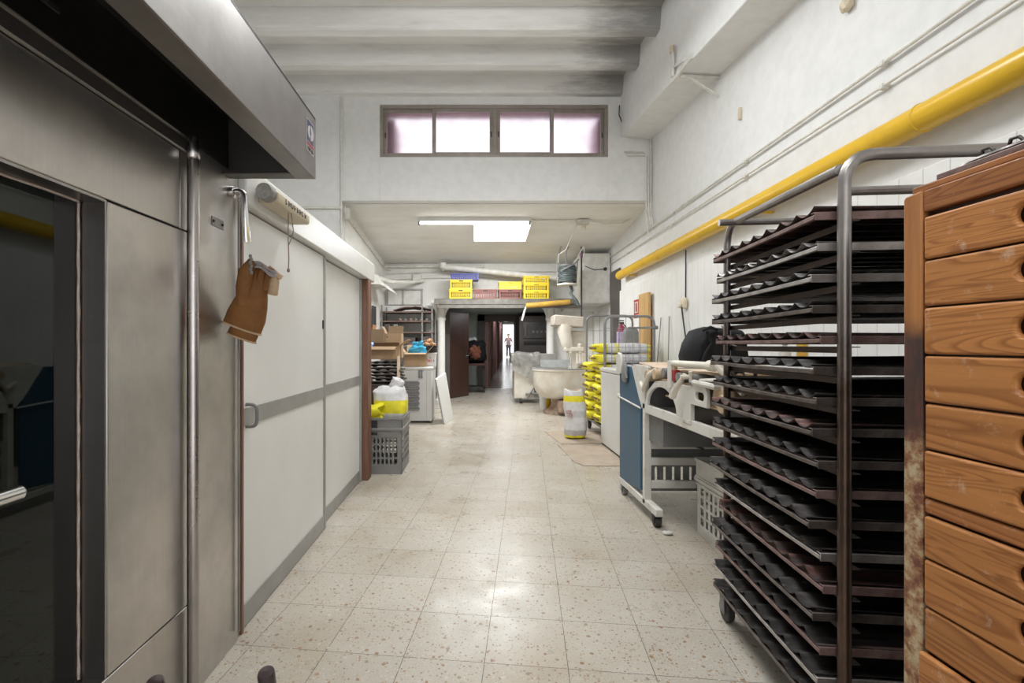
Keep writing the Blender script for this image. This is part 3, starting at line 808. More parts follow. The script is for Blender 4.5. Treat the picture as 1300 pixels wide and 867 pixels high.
for dx, z0, z1 in ((-.03, 3.02, 4.42), (-.065, 3.05, 4.15), (-.10, 2.9, 4.20)):
    x = RX(7.1)+dx; b = B()
    tube(b, round_path([(x, 7.12, z0), (x, 7.22, z0+.25), (x, 7.22, z1), (x-.33, 7.22, z1+.0)], .06), .010, 8); obj('conduit_tube', b, WHITEPAINT, t)
b = B(); tube(b, [(2.28, 7.2, 4.43), (2.24, 7.21, 4.6), (2.18, 7.21, 4.75), (2.19, 7.22, 4.9)], .008, 8); obj('loose_wire', b, DARKCABLE, t)
# bracket on the casing
t = thing('angle_bracket', 'small white angle bracket fixed under the casing on the right wall', 'bracket', (2.3, 5.17, 4.18))
b = B(); yb = 5.17; bar(b, (2.23, yb, 4.185), (RX(yb), yb, 4.165), .035, .03); obj('arm', b, WHITEPAINT, t, bevel=.004)
b = B(); bar(b, (2.33, yb, 4.17), (RX(yb), yb, 3.96), .03, .012); obj('brace', b, WHITEPAINT, t)
t = thing('floodlight_bracket', 'small white painted lamp fitting on the face of the casing high on the right', 'light fitting', (2.2, 5.0, 4.4))
b = B(); box(b, 2.195, 2.22, 4.85, 5.3, 4.19, 4.24); box(b, 2.17, 2.2, 5.25, 5.3, 4.24, 4.50); tube(b, [(2.2, 4.9, 4.22), (2.185, 5.1, 4.3), (2.19, 5.24, 4.33)], .012, 8); obj('mount', b, WHITEPAINT, t, bevel=.004)
b = B(); cyl(b, (2.18, 5.275, 4.5), (2.18, 5.275, 4.58), .025, n=12); obj('socket', b, IVORY, t)
t = thing('wall_hook', 'small ivory hook on the bare wall below the casing', 'hook', (RX(4.7), 4.7, 3.6))
b = B(); box(b, RX(4.72)-.03, RX(4.72), 4.70, 4.735, 3.50, 3.62); obj('hook_plate', b, IVORY, t, bevel=.006)
t = thing('wall_fitting', 'broken ivory plug fitting high on the right wall at the top edge', 'fitting', (RX(3.3), 3.3, 3.6))
b = B(); pillow(b, (RX(3.30)-.03, 3.30, 3.63), .07, .08, .09, .7, .2, 2); tube(b, [(RX(3.3)-.04, 3.28, 3.66), (RX(3.3)-.06, 3.27, 3.75)], .012, 8); obj('plug_body', b, IVORY, t)

# ------------------------------------------------------------------ tall tray rack
RZ = math.radians(-5.5)
rack = thing('tray_rack', 'tall tubular steel tray rack on casters filled with dark baguette trays', 'rack', (1.085, 1.40, 0), RZ)
RW, RD, RH = .86, .80, 1.828
RT = .0175
def rack_part(name, b, m, **k): return obj(name, b, m, rack, local=True, **k)
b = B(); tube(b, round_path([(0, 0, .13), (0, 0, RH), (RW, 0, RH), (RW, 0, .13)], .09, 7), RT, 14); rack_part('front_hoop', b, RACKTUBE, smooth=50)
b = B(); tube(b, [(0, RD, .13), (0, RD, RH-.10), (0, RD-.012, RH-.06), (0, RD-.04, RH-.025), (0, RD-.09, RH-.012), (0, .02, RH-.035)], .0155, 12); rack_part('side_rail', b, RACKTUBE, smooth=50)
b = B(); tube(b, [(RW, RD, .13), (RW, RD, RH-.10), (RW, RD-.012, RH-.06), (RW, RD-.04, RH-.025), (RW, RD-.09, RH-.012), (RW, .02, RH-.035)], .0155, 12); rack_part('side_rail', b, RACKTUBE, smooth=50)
b = B(); tube(b, [(0, .005, RH-.105), (RW, .005, RH-.105)], .013, 10); rack_part('cross_bar', b, RACKTUBE)
b = B(); tube(b, [(-.075, RD-.10, RH-.018), (RW, RD-.10, RH-.018)], .0145, 10); rack_part('cross_bar', b, RACKTUBE)
b = B(); tube(b, [(0, RD, RH-.20), (RW, RD, RH-.20)], .011, 10); rack_part('cross_bar', b, RACKTUBE)
b = B(); tube(b, [(0, RD, RH-.115), (RW, RD, RH-.115)], .011, 10); rack_part('cross_bar', b, RACKTUBE)
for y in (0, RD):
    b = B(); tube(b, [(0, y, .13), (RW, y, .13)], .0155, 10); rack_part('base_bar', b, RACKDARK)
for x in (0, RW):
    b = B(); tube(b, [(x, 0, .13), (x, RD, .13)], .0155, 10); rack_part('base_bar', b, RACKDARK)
TZ0, TS = 1.660, .0932
for k in range(17):
    z = TZ0-TS*k-.022
    for x, s in ((.016, 1), (RW-.016, -1)):
        b = B(); box(b, x-.0, x+s*.028, -.0, RD, z-.003, z) if s > 0 else box(b, x-.028, x, 0, RD, z-.003, z)
        box(b, x-.0015, x+.0015, 0, RD, z-.02, z); rack_part('runner', b, RACKDARK)
for x in (0, RW):
    for y in (0, RD):
        c = thing_c = None
        b = B(); cyl(b, (x-.016, y, .052), (x+.016, y, .052), .052, n=24); w = rack_part('caster_wheel', b, RUBBER, bevel=.006)
        b = B(); box(b, x-.024, x-.019, y-.022, y+.022, .04, .118); box(b, x+.019, x+.024, y-.022, y+.022, .04, .118); box(b, x-.024, x+.024, y-.026, y+.026, .108, .118)
        cyl(b, (x-.026, y, .052), (x+.026, y, .052), .008, n=10); o = obj('caster_fork', b, BRUSHGREY, w, local=True)

# baguette trays: 17, each its own thing; waves run across the rack
TW, TD, NW = .90, .76, 8
def tray_parts(root, sheet_m, lip_m, seed, wob=.004):
    rnd = random.Random(seed)
    ph = rnd.random()*.2
    n = 96
    def zw(v): return .024*abs(math.sin(PI*(NW*v+ph)))**.75*(-1)+.027
    b = B()
    def fn(u, v):
        y = v*TD
        sag = -.010*math.sin(PI*u)+wob*noise.noise(Vector((u*3, v*3, seed*3.7)))
        return Vector((u*TW, y, .003+zw(v)+sag*.5+wob*.8*noise.noise(Vector((v*11, seed*1.3, u*1.5)))))
    grid_surf(b, fn, 8, n)
    s = obj('corrugated_sheet', b, sheet_m, root, local=True, solid=.0022, smooth=50)
    b = B()
    # front and rear turned-down lips joined by thin end straps under the waves
    box(b, 0, TW, -.003, .0, -.015, .010); box(b, 0, TW, 0, .016, .007, .010); box(b, 0, TW, TD, TD+.003, -.015, .010); box(b, 0, TW, TD-.016, TD, .007, .010)
    nseg = 10
    for x in (0, TW-.014):
        R = []
        for i in range(nseg+1):
            y = TD*i/nseg; z0 = -.011-.003*math.sin(PI*i/nseg)
            R.append([Vector(q) for q in ((x, y, z0), (x+.014, y, z0), (x+.014, y, z0+.013), (x, y, z0+.013))])
        loft(b, R)
    obj('tray_rim', b, lip_m, root, local=True, bevel=.0015)
ORD = ['topmost', 'second', 'third', 'fourth', 'fifth', 'sixth', 'seventh', 'eighth', 'ninth', 'tenth', 'eleventh', 'twelfth', 'thirteenth', 'fourteenth', 'fifteenth', 'sixteenth', 'lowest']
TM = [(TRAY_RED, LIP_RED, 'red-lipped'), (TRAY_GREY, LIP_GREY, 'pale-edged'), (TRAY_BLACK, LIP_GREY, 'grey-lipped'), (TRAY_BLACK, LIP_DARK, 'dark'), (TRAY_RED, LIP_RED, 'rusty'), (TRAY_BLACK, LIP_DARK, 'burnt black'),
      (TRAY_BLACK, LIP_DARK, 'burnt black'), (TRAY_RED, LIP_DARK, 'red-stained'), (TRAY_BLACK, LIP_DARK, 'burnt black'), (TRAY_BLACK, LIP_RED, 'reddish-lipped'), (TRAY_BLACK, LIP_DARK, 'burnt black'), (TRAY_BLACK, LIP_GREY, 'grey-lipped'),
      (TRAY_RED, LIP_RED, 'rusty'), (TRAY_BLACK, LIP_DARK, 'burnt black'), (TRAY_BLACK, LIP_RED, 'reddish-lipped'), (TRAY_BLACK, LIP_GREY, 'grey-lipped'), (TRAY_BLACK, LIP_DARK, 'burnt black')]
rr = random.Random(3)
for k in range(17):
    z = TZ0-TS*k+.0005
    dx = -.058+rr.uniform(-.014, .012)+(-.025 if k == 10 else 0); dy = .030+rr.uniform(-.012, .012)
    w = Matrix.Translation(rack.location) @ rack.rotation_euler.to_matrix().to_4x4() @ Vector((dx, dy, z))
    sm, lm, d = TM[k]
    if k in (0, 16): lab = '%s baguette tray, %s in the tall tray rack' % (d, ORD[k])
    else: lab = '%s baguette tray, %s from the top of the tray rack' % (d, ORD[k])
    t = thing('baguette_tray', lab, 'tray', w, RZ+rr.uniform(-.012, .012), 'baguette trays in the tall rack')
    tray_parts(t, sm, lm, k+1, .006 if k > 5 else .004)

# ------------------------------------------------------------------ proofing drawer cabinet, right edge
XC = 1.0
cab = thing('proofing_cabinet', 'worn varnished pine cabinet of shallow drawers with oval finger holes', 'cabinet', (1.25, .8, 0))
CY0, CY1 = .50, 1.112
b = B(); box(b, XC+.012, XC+.018, 1.06, CY1-.05, .11, 1.6); box(b, XC+.02, 1.52, CY0+.02, CY1-.004, .11, 1.60)
obj('carcass', b, DARKBROWN, cab)
b = B(); prism(b, [(1.066, .06), (CY1-.002, .06), (CY1, .5), (CY1-.001, 1.1), (CY1, 1.607), (CY1-.006, 1.613), (1.066, 1.616)], 'x', XC-.001, XC+.045)
obj('stile', b, STILE, cab, bevel=.004)
obj('stile', BX(XC, XC+.045, CY0, CY0+.046, .06, 1.615), STILE, cab, bevel=.004)
obj('top_rail', BX(XC+.001, XC+.045, CY0+.046, 1.065, 1.566, 1.615), RAILWOOD, cab, bevel=.004)
obj('middle_rail', BX(XC+.0015, XC+.04, CY0+.046, 1.0645, .896, .930), RAILWOOD, cab, bevel=.006)
obj('bottom_rail', BX(XC+.002, XC+.045, CY0+.046, 1.065, .06, .13), RAILWOOD, cab, bevel=.004)
b = B(); box(b, XC+.01, 1.53, CY0-.01, CY1-.01, 1.615, 1.632); obj('cabinet_top', b, RAILWOOD, cab, bevel=.004)
zl = [1.556, 1.458, 1.354, 1.248, 1.142, 1.038, .932]
zs = list(zip(zl, zl[1:]))+[(.893, .797), (.797, .690), (.690, .592), (.592, .486), (.486, .380), (.380, .274), (.274, .168)]
for i, (zt, zb) in enumerate(zs):
    out = .013 if i == 9 else rr.uniform(0, .003)
    x = XC-out
    b = B()
    o = [(CY0+.05, zb+.002), (1.0605+(.003 if i == 9 else 0), zb+.002), (1.0605+(.003 if i == 9 else 0), zt-.002), (CY0+.05, zt-.002)]
    cz = (zt+zb)/2+.003
    hole = [(.83+(.028 if math.cos(a) > 0 else -.028)+.023*math.cos(a), cz+.023*math.sin(a)) for a in [2*PI*q/24 for q in range(24)]]
    plate_hole(b, o, [hole], 'x', x, x+.016)
    d = obj('drawer_front', b, DRAWERWOOD, cab, bevel=.006, segs=3, smooth=40)
for x in (1.06, 1.46):
    for y in (CY0+.06, CY1-.06):
        b = B(); cyl(b, (x-.015, y, .04), (x+.015, y, .04), .04, n=18); box(b, x-.02, x+.02, y-.02, y+.02, .055, .11); obj('caster', b, RUBBER, cab)
t = thing('perforated_tray', 'thin perforated metal tray lying on top of the wooden drawer cabinet', 'tray', (1.25, .78, 1.632))
b = B(); box(b, XC+.03, 1.45, CY0+.02, 1.035, 1.633, 1.640); obj('base_sheet', b, LIP_GREY, t, bevel=.002)
b = B(); tube(b, [(XC+.032, CY0+.02, 1.651), (XC+.032, .985, 1.651), (XC+.032, 1.02, 1.644)], .006, 8)
for q in range(9):
    y = .56+.05*q; tube(b, [(XC+.032, y-.018, 1.650), (XC+.028, y-.01, 1.664), (XC+.028, y+.004, 1.665), (XC+.034, y+.012, 1.655)], .0035, 6)
obj('beaded_edge', b, TRAY_GREY, t)
obj('rim_strip', BX(XC+.016, XC+.03, CY0+.02, 1.05, 1.632, 1.645), LIP_RED, t, bevel=.002)

# ------------------------------------------------------------------ dough moulding machine
mc = thing('dough_moulding_machine', 'old white and blue dough moulder with canvas belts standing on casters', 'machine', (1.7, 3.2, 0))
X0, X1 = 1.25, 2.12
b = B(); prism(b, [(3.60, .17), (4.12, .13), (4.12, 1.09), (3.74, 1.10), (3.60, .80)], 'x', X0, X0+.02); obj('blue_panel', b, BLUEPAINT, mc, bevel=.006)
b = B(); prism(b, [(3.60, .35), (4.12, .35), (4.12, 1.08), (3.74, 1.09), (3.60, .80)], 'x', X0+.02, X1-.02); obj('motor_housing', b, BRUSHGREY, mc, bevel=.01)
b = B(); prism(b, [(3.60, .17), (4.12, .13), (4.12, 1.09), (3.74, 1.10), (3.60, .80)], 'x', X1-.02, X1); obj('blue_panel', b, BLUEPAINT, mc, bevel=.006)
b = B(); tube(b, [(X0-.012, 4.13, .83), (X0-.016, 3.56, .80)], .007, 8); lathe(b, [(.015, 0), (.02, .005), (.02, .02)], (X0-.02, 4.12, .83), 12, 'x'); obj('strap_rod', b, MACHWHITE, mc)
for x in (X0-.004, X1-.046):
    b = B(); box(b, x, x+.05, 3.50, 3.545, .10, .84); obj('leg', b, MACHWHITE, mc, bevel=.003)
    b = B(); prism(b, [(3.50, .80), (3.56, .80), (3.62, .86), (3.79, 1.095), (3.72, 1.12), (3.52, 1.12), (3.43, 1.11), (3.50, .90)], 'x', x, x+.024); obj('upright_plate', b, MACHWHITE, mc, bevel=.003)
    b = B(); box(b, x, x+.05, 3.28, 4.12, .085, .135); obj('foot_bar', b, MACHWHITE, mc, bevel=.004)
    for y in (3.33, 4.05):
        b = B(); cyl(b, (x+.005, y, .037), (x+.045, y, .037), .037, n=20); cyl(b, (x+.002, y, .037), (x+.048, y, .037), .013, n=10)
        box(b, x-.004, x+.003, y-.02, y+.02, .03, .083); box(b, x+.047, x+.054, y-.02, y+.02, .03, .083); box(b, x-.004, x+.054, y-.03, y+.03, .074, .085); obj('caster', b, RUBBER if y < 3.5 else BRUSHGREY, mc, bevel=.003)
    b = B(); box(b, x, x+.028, 2.27, 3.50, .775, .835); obj('side_rail', b, MACHWHITE, mc, bevel=.003)
    # side plate with the arch cut out, its flat leg and the roller end housing
    ar = [(3.20+.25*math.cos(a), .837+.15*math.sin(a)) for a in [PI*q/16 for q in range(17)]]
    o = [(2.86, .837)]+[p for p in reversed(ar)]+[(3.5, .837), (3.46, .93), (3.30, 1.02), (3.05, 1.04), (2.86, 1.03)]
    b = B(); prism(b, o, 'x', x, x+.02); obj('arch_plate', b, MACHWHITE, mc, bevel=.003)
    b = B(); box(b, x-.004, x+.02, 2.745, 2.86, .81, 1.03)
    for yy in (2.77, 2.83): cyl(b, (x-.008, yy, .825), (x-.004, yy, .825), .009, n=8)
    obj('plate_leg', b, MACHWHITE, mc, bevel=.003)
    sl = [(2.635+(.03 if math.cos(a) > 0 else -.03)+.022*math.cos(a), .985+.024*math.sin(a)) for a in [2*PI*q/20 for q in range(20)]]
    b = B(); plate_hole(b, [(2.55, .93), (2.745, .93), (2.745, 1.03), (2.70, 1.05), (2.58, 1.05), (2.55, 1.02)], [sl], 'x', x-.006, x+.014); obj('slot_plate', b, MACHWHITE, mc, bevel=.003)
b = B(); box(b, X0+.03, X1-.03, 2.27, 3.5, .80, .815); obj('bed_plate', b, STEEL_DULL, mc)
b = B(); box(b, X0+.03, X1-.03, 3.24, 3.58, .575, .785); obj('drip_guard', b, simple('grey_board', (.20, .20, .19), (.14, .14, .13), r=.6), mc)
for z in (.505, .385, .215):
    b = B(); box(b, X0+.04, X1-.04, 3.505, 3.54, z, z+.055); obj('cross_rail', b, MACHWHITE, mc, bevel=.003)
b = B()
for k in range(12): box(b, X0+.06+.065*k, X0+.10+.065*k, 3.58, 3.60, .20, .36)
box(b, X0+.05, X1-.05, 3.56, 3.60, .18, .20); box(b, X0+.05, X1-.05, 3.56, 3.60, .36, .38); obj('grille', b, BRUSHGREY, mc)
# belts and rollers
b = B(); cyl(b, (X0+.03, 2.48, .985), (X1-.03, 2.48, .985), .055, n=20); obj('belt_roller', b, CANVAS, mc)
b = B(); box(b, X0+.03, X1-.03, 2.47, 3.3, 1.028, 1.04); box(b, X0+.03, X1-.03, 2.47, 3.2, .925, .935); obj('conveyor_belt', b, CANVAS, mc)
b = B(); cyl(b, (X0-.0, 2.45, 1.0), (X0+.06, 2.45, 1.0), .062, n=18); cyl(b, (X0-.012, 2.40, .97), (X0+.02, 2.40, .97), .05, n=18); obj('roller_end', b, CANVAS, mc, bevel=.008)
for y, z, r in ((3.28, 1.07, .035), (3.12, 1.09, .03), (2.9, 1.075, .028), (2.72, 1.075, .03), (3.42, 1.05, .04)):
    b = B(); cyl(b, (X0-.02, y, z), (X1, y, z), r, n=16); obj('roller', b, CANVAS if r > .03 else BRUSHGREY, mc)
b = B()
grid_surf(b, lambda u, v: Vector((X0+.03+(X1-X0-.06)*v, 3.72-1.15*u, 1.13-.025*math.sin(u*PI)+.008*noise.noise(Vector((u*6, v*4, 1)))-.02*max(0, u-.7)*3)), 16, 6)
obj('top_board', b, CANVASP, mc, solid=.014)
b = B(); grid_surf(b, lambda u, v: Vector((X0+.02+.5*v, 3.35-.95*u, 1.085+.02*math.sin(u*7)+.02*noise.noise(Vector((u*5, v*5, 4))))), 20, 6); obj('loose_cloth', b, CANVAS, mc, solid=.01)
b = B(); box(b, X0-.02, X0+.006, 3.00, 3.05, 1.0, 1.17); obj('upright_bracket', b, MACHWHITE, mc, bevel=.003)
b = B(); box(b, X0-.012, X0+.02, 2.955, 3.0, 1.045, 1.115); obj('red_switch', b, REDPAINT, mc, bevel=.003)
b = B(); box(b, X0-.01, X0+.01, 2.965, 2.995, 1.115, 1.17); obj('switch_post', b, CANVAS, mc)
b = B(); tube(b, [(X0-.0, 3.0, 1.155), (X0+.02, 2.56, 1.158)], .020, 12); lathe(b, [(.03, 0), (.03, .06), (.022, .07)], (X0+.02, 2.52, 1.158), 14, 'y'); obj('guide_tube', b, CREAM, mc)
b = B(); tube(b, [(X0-.05, 2.90, .955), (X0-.05, 2.86, 1.0), (X0-.04, 2.80, 1.06), (X0-.03, 2.77, 1.10)], [.022, .020, .014, .012], 10); tube(b, [(X0-.06, 2.76, 1.085), (X0+.06, 2.74, 1.085)], .013, 8); tube(b, [(X0-.02, 2.71, 1.06), (X0-.03, 2.70, 1.12)], .011, 8); obj('crank_lever', b, CREAM, mc)
b = B(); tube(b, [(X0-.02, 2.68, 1.06), (X0-.02, 2.44, 1.055), (X0+.2, 2.40, 1.06)], .016, 8); tube(b, [(X0-.01, 2.62, 1.075), (X0+.02, 2.34, 1.10)], .010, 8); obj('linkage', b, MACHWHITE, mc)
b = B(); tube(b, [(X0-.015, 3.55, .99), (X0-.02, 3.47, .95), (X0-.02, 3.37, 1.06), (X0, 3.30, 1.10)], [.014, .018, .018, .014], 8); obj('spring_arm', b, CREAM, mc)
b = B(); cyl(b, (X0+.06, 2.42, 1.13), (X0+.10, 2.42, 1.16), .018, n=12)
tube(b, [(X0+.10+.0*math.sin(a), 2.40+.105*math.cos(a), 1.13+.07*math.sin(a)) for a in [2*PI*q/28 for q in range(28)]], .009, 8, closed=True)
for a in (0, 2.1, 4.2): tube(b, [(X0+.10, 2.40, 1.13), (X0+.10, 2.40+.105*math.cos(a), 1.13+.07*math.sin(a))], .006, 6)
obj('hand_wheel', b, RUBBER, mc)
b = B(); tube(b, [(X0+.02, 2.50, 1.16), (X0+.05, 2.40, 1.08), (X0+.07, 2.34, 1.03)], .018, 10); obj('wheel_arm', b, CREAM, mc)
b = B(); pts = [(4.13+.0, 1.03), (4.13, 1.17), (4.08, 1.21), (4.02, 1.20), (4.0, 1.16), (4.0, 1.03)]; prism(b, pts, 'x', X0-.03, X0+.0); obj('end_bracket', b, MACHWHITE, mc, bevel=.012, segs=3)
b = B(); tube(b, [(X0-.02, 3.92, 1.12), (X0-.02, 3.86, 1.0)], .010, 8); pillow(b, (X0-.012, 3.94, 1.04), .03, .14, .16, .8, .1, 4); obj('black_knob_guard', b, BRUSHGREY, mc)
b = B(); tube(b, [(X0+.05, 3.49, .76), (X0+.10, 3.45, .66), (X0+.2, 3.4, .58), (X0+.36, 3.35, .54)], .006, 6); obj('trailing_cable', b, DARKCABLE, mc)

# things standing on and below the machine
bag = thing('black_bag', 'black fabric bag with grey piping slumped on the dough moulder by the wall', 'bag', (1.62, 3.25, 1.14))
b = B()
prof = [(1.435, 1.14), (1.425, 1.20), (1.445, 1.29), (1.50, 1.375), (1.56, 1.395), (1.67, 1.385), (1.765, 1.375), (1.79, 1.34), (1.80, 1.24), (1.81, 1.14)]
rings = []
for t_, k in ((-.15, .86), (-.11, .97), (0, 1.0), (.1, .97), (.15, .86)):
    rings.append([Vector((1.62+(x-1.62)*k+.012*noise.noise(Vector((x*9, t_*9, z*9))), 3.25+t_, 1.14+(z-1.14)*k)) for x, z in prof])
loft(b, rings); obj('bag_body', b, BLACKFABRIC, bag, bevel=.012, smooth=60)
b = B(); tube(b, [(1.60, 3.092, 1.395), (1.635, 3.088, 1.33), (1.66, 3.085, 1.275), (1.72, 3.085, 1.25), (1.80, 3.09, 1.245)], .0045, 6); obj('piping', b, GREYPIPING, bag)
b = B(); tube(b, [(1.50, 3.085, 1.36), (1.53, 3.08, 1.28), (1.49, 3.08, 1.22), (1.47, 3.085, 1.14)], .010, 8); tube(b, [(1.48, 3.10, 1.365), (1.52, 3.075, 1.385), (1.57, 3.09, 1.37)], .01, 8); obj('shoulder_strap', b, BLACKFABRIC, bag)
t = thing('bottle', 'white plastic squeeze bottle behind the tray rack', 'bottle', (1.95, 3.0, 1.14))
b = B(); lathe(b, [(.030, 1.14), (.035, 1.15), (.035, 1.22), (.028, 1.245), (.013, 1.26), (.013, 1.27)], (1.95, 3.0, 0), 16); obj('bottle_body', b, WHITEPLASTIC, t)
b = B(); lathe(b, [(.016, 1.27), (.016, 1.285), (.006, 1.30), (.005, 1.315)], (1.95, 3.0, 0), 12); obj('cap', b, BRUSHGREY, t)
t = thing('spray_can', 'yellow aerosol can behind the tray rack beside the white bottle', 'can', (2.06, 3.0, 1.14))
b = B(); lathe(b, [(.030, 1.14), (.031, 1.145), (.031, 1.28), (.026, 1.295)], (2.06, 3.0, 0), 16); obj('can_body', b, YELLOWOLD, t)
b = B(); lathe(b, [(.025, 1.295), (.024, 1.325), (.02, 1.33)], (2.06, 3.0, 0), 14); obj('cap', b, REDPAINT, t)

def slot_wall(b, p, u, L, th, rows, nslot, pad, z0, z1):
    """one slotted wall: p corner, u direction, rows = [(zlow, zhigh)] of slots"""
    p = Vector(p); u = Vector(u); n = Vector((-u.y, u.x, 0))*th
    def slab(a, c, lo, hi):
        A, D = p+u*a, p+u*c
        vs = [b.verts.new(Vector((q.x, q.y, z))) for z in (lo, hi) for q in (A, D, D+n, A+n)]
        for f in ((0,3,2,1),(4,5,6,7),(0,1,5,4),(1,2,6,5),(2,3,7,6),(3,0,4,7)): b.faces.new([vs[i] for i in f])
    zz = z0
    for lo, hi in rows:
        slab(0, L, zz, lo)
        step = (L-2*pad)/nslot; wbar = step*.45
        slab(0, pad, lo, hi); slab(L-pad, L, lo, hi)
        for i in range(nslot-1):
            c = pad+step*(i+1); slab(c-wbar/2, c+wbar/2, lo, hi)
        zz = hi
    slab(0, L, zz, z1)
def crate(name, label, loc, rz, w, d, h, m, group=None, rows=4, nl=8, ns=6, rim=.022, zlo=.2, zhi=.72, hand=True):
    t = thing(name, label, 'crate', loc, rz, group)
    b = B(); th = .004
    H = h*(zhi-zlo); rw = [(h*zlo+H*i/rows+.006*h/.3, h*zlo+H*(i+1)/rows-.006*h/.3) for i in range(rows)]
    slot_wall(b, (-w/2, -d/2, 0), (1, 0, 0), w, th, rw, nl, w*.08, 0, h); slot_wall(b, (w/2, -d/2, 0), (0, 1, 0), d, th, rw, ns, d*.08, 0, h)
    slot_wall(b, (w/2, d/2, 0), (-1, 0, 0), w, th, rw, nl, w*.08, 0, h); slot_wall(b, (-w/2, d/2, 0), (0, -1, 0), d, th, rw, ns, d*.08, 0, h)
    box(b, -w/2+.003, w/2-.003, -d/2+.003, d/2-.003, .0, .006)
    obj('crate_body', b, m, t, local=True)
    b = B()
    def ring(z0, z1, o):
        box(b, -w/2-o, w/2+o, -d/2-o, -d/2, z0, z1); box(b, -w/2-o, w/2+o, d/2, d/2+o, z0, z1); box(b, -w/2-o, -w/2, -d/2, d/2, z0, z1); box(b, w/2, w/2+o, -d/2, d/2, z0, z1)
    ring(h-rim, h, .010*h/.3+.003); ring(h*zhi+.01*h, h*zhi+.01*h+rim*.6, .006)
    o = obj('crate_rim', b, m, t, local=True, bevel=.002)
    if hand:
        for s in (-1, 1):
            b = B(); box(b, -w*.09, w*.09, s*(d/2+.0005)-.0015, s*(d/2+.0005)+.0015, h*(zhi+.045), h*.90)
            obj('hand_hole', b, BLACKSEAM, t, local=True)
    return t
crate('white_crate', 'dirty white slotted plastic crate on the floor under the dough moulder, lower of its pair', (1.715, 2.93, 0), 0, .41, .62, .375, WHITEPLASTIC, rows=4, nl=6, ns=9, zlo=.16, zhi=.86)
crate('white_crate', 'dirty white crate nested on top of the slotted one under the dough moulder', (1.715, 2.93, .36), 0, .42, .63, .145, WHITEPLASTIC, rows=1, nl=4, ns=6, zlo=.04, zhi=.10, hand=False)

# on the right-hand wall further back
t = thing('wooden_board', 'pale plank standing upright against the right wall behind the roll cage', 'board', (2.62, 7.2, .6))
b = B(); box(b, RX(7.2)-.12, RX(7.2)-.075, 7.10, 7.50, .85, 2.06); obj('plank', b, PALEWOOD, t, bevel=.004)
obj('backing_batten', BX(RX(7.2)-.075, RX(7.2)-.04, 7.16, 7.22, .0, 1.9), RAILWOOD, t)
t = thing('extinguisher_sign', 'small red and white sign on the right wall beside the plank', 'sign', (2.66, 7.9, 1.8))
xs = RX(8.0)-.035
obj('sign_plate', BX(xs-.012, xs, 7.75, 8.0, 1.72, 2.02), REDPAINT, t, bevel=.003)
b = B(); box(b, xs-.0135, xs-.012, 7.80, 7.95, 1.80, 1.985); box(b, xs-.0135, xs-.012, 7.78, 7.97, 1.745, 1.77); obj('sign_symbol', b, WHITEPLASTIC, t)
b = B(); box(b, xs-.0145, xs-.0135, 7.84, 7.91, 1.82, 1.965); obj('sign_extinguisher', b, REDPAINT, t)
t = thing('fire_extinguisher', 'dark red fire extinguisher with printed label hung behind the roll cage', 'extinguisher', (2.5, 8.2, 1.1))
b = B(); lathe(b, [(.07, 1.10), (.08, 1.12), (.08, 1.52), (.06, 1.58), (.025, 1.61), (.025, 1.64)], (2.52, 8.2, 0), 20); obj('cylinder_body', b, simple('wine_red', (.26, .03, .06), (.2, .02, .05), r=.35), t)
b = B(); lathe(b, [(.081, 1.30), (.081, 1.50)], (2.52, 8.2, 0), 20, cap=False); obj('printed_label', b, simple('lilac_label', (.30, .22, .42), (.45, .40, .52), scale=20, r=.4), t)
b = B(); box(b, 2.46, 2.56, 8.18, 8.22, 1.64, 1.665); box(b, 2.45, 2.56, 8.185, 8.215, 1.68, 1.70); tube(b, [(2.54, 8.2, 1.65), (2.60, 8.2, 1.58), (2.61, 8.2, 1.3)], .010, 8); obj('valve', b, RUBBER, t)
obj('wall_bracket', BX(2.58, RX(8.2)-.034, 8.17, 8.23, 1.3, 1.36), BRUSHGREY, t)
t = thing('wall_socket', 'old power socket with dangling flex on the boarded right wall', 'socket', (2.6, 5.9, 1.6))
xw = RX(5.95)-.035
b = B(); pillow(b, (xw-.03, 5.93, 1.79), .06, .12, .14, .6, .1, 3); obj('socket_body', b, IVORY, t)
b = B(); pillow(b, (xw-.07, 5.97, 1.77), .05, .10, .07, .7, .1, 5); obj('plug', b, CREAM, t)
b = B(); tube(b, [(xw-.012, 5.93, 1.85), (xw-.012, 5.92, 2.45)], .008, 6); tube(b, [(xw-.06, 5.93, 1.74), (xw-.05, 5.90, 1.55), (xw-.06, 5.80, 1.30), (xw-.1, 5.6, 1.1)], .010, 6); obj('flex', b, DARKCABLE, t)
t = thing('thin_rod', 'thin grey rods leaning against the boarded right wall', 'rods', (2.6, 6.6, 0))
for a_, c_ in ((6.75, 6.72), (6.45, 6.15)):
    b = B(); tube(b, [(RX(a_)-.05, a_, 1.66), (RX(c_)-.20, c_, .02)], .007, 6); obj('rod', b, BRUSHGREY, t)
# ------------------------------------------------------------------ left side behind the cold room
crate('grey_crate', 'tall grey slotted plastic crate on the floor at the end of the cold room', (-1.01, 4.93, 0), 0, .585, .50, .455, GREYPLASTIC, rows=4, nl=12, ns=6, zlo=.20, zhi=.80)
crate('grey_crate', 'grey plastic crate nested in the top of the tall grey slotted crate', (-1.01, 4.93, .43), 0, .595, .51, .125, GREYPLASTIC, rows=1, nl=5, ns=5, zlo=.04, zhi=.08, hand=True)
t = thing('shopping_bag', 'white printed bag with a yellow band standing in the grey crate', 'bag', (-.88, 4.98, .46))
b = B(); pillow(b, (-.88, 5.0, .65), .34, .26, .38, .5, .12, 11, 24, 14); obj('bag_body', b, BAG_CRATE, t, smooth=60)
b = B(); pillow(b, (-.82, 5.0, .86), .13, .12, .13, .7, .25, 6, rot=(0, .5, 0)); obj('twisted_neck', b, WHITESACK, t, smooth=60)
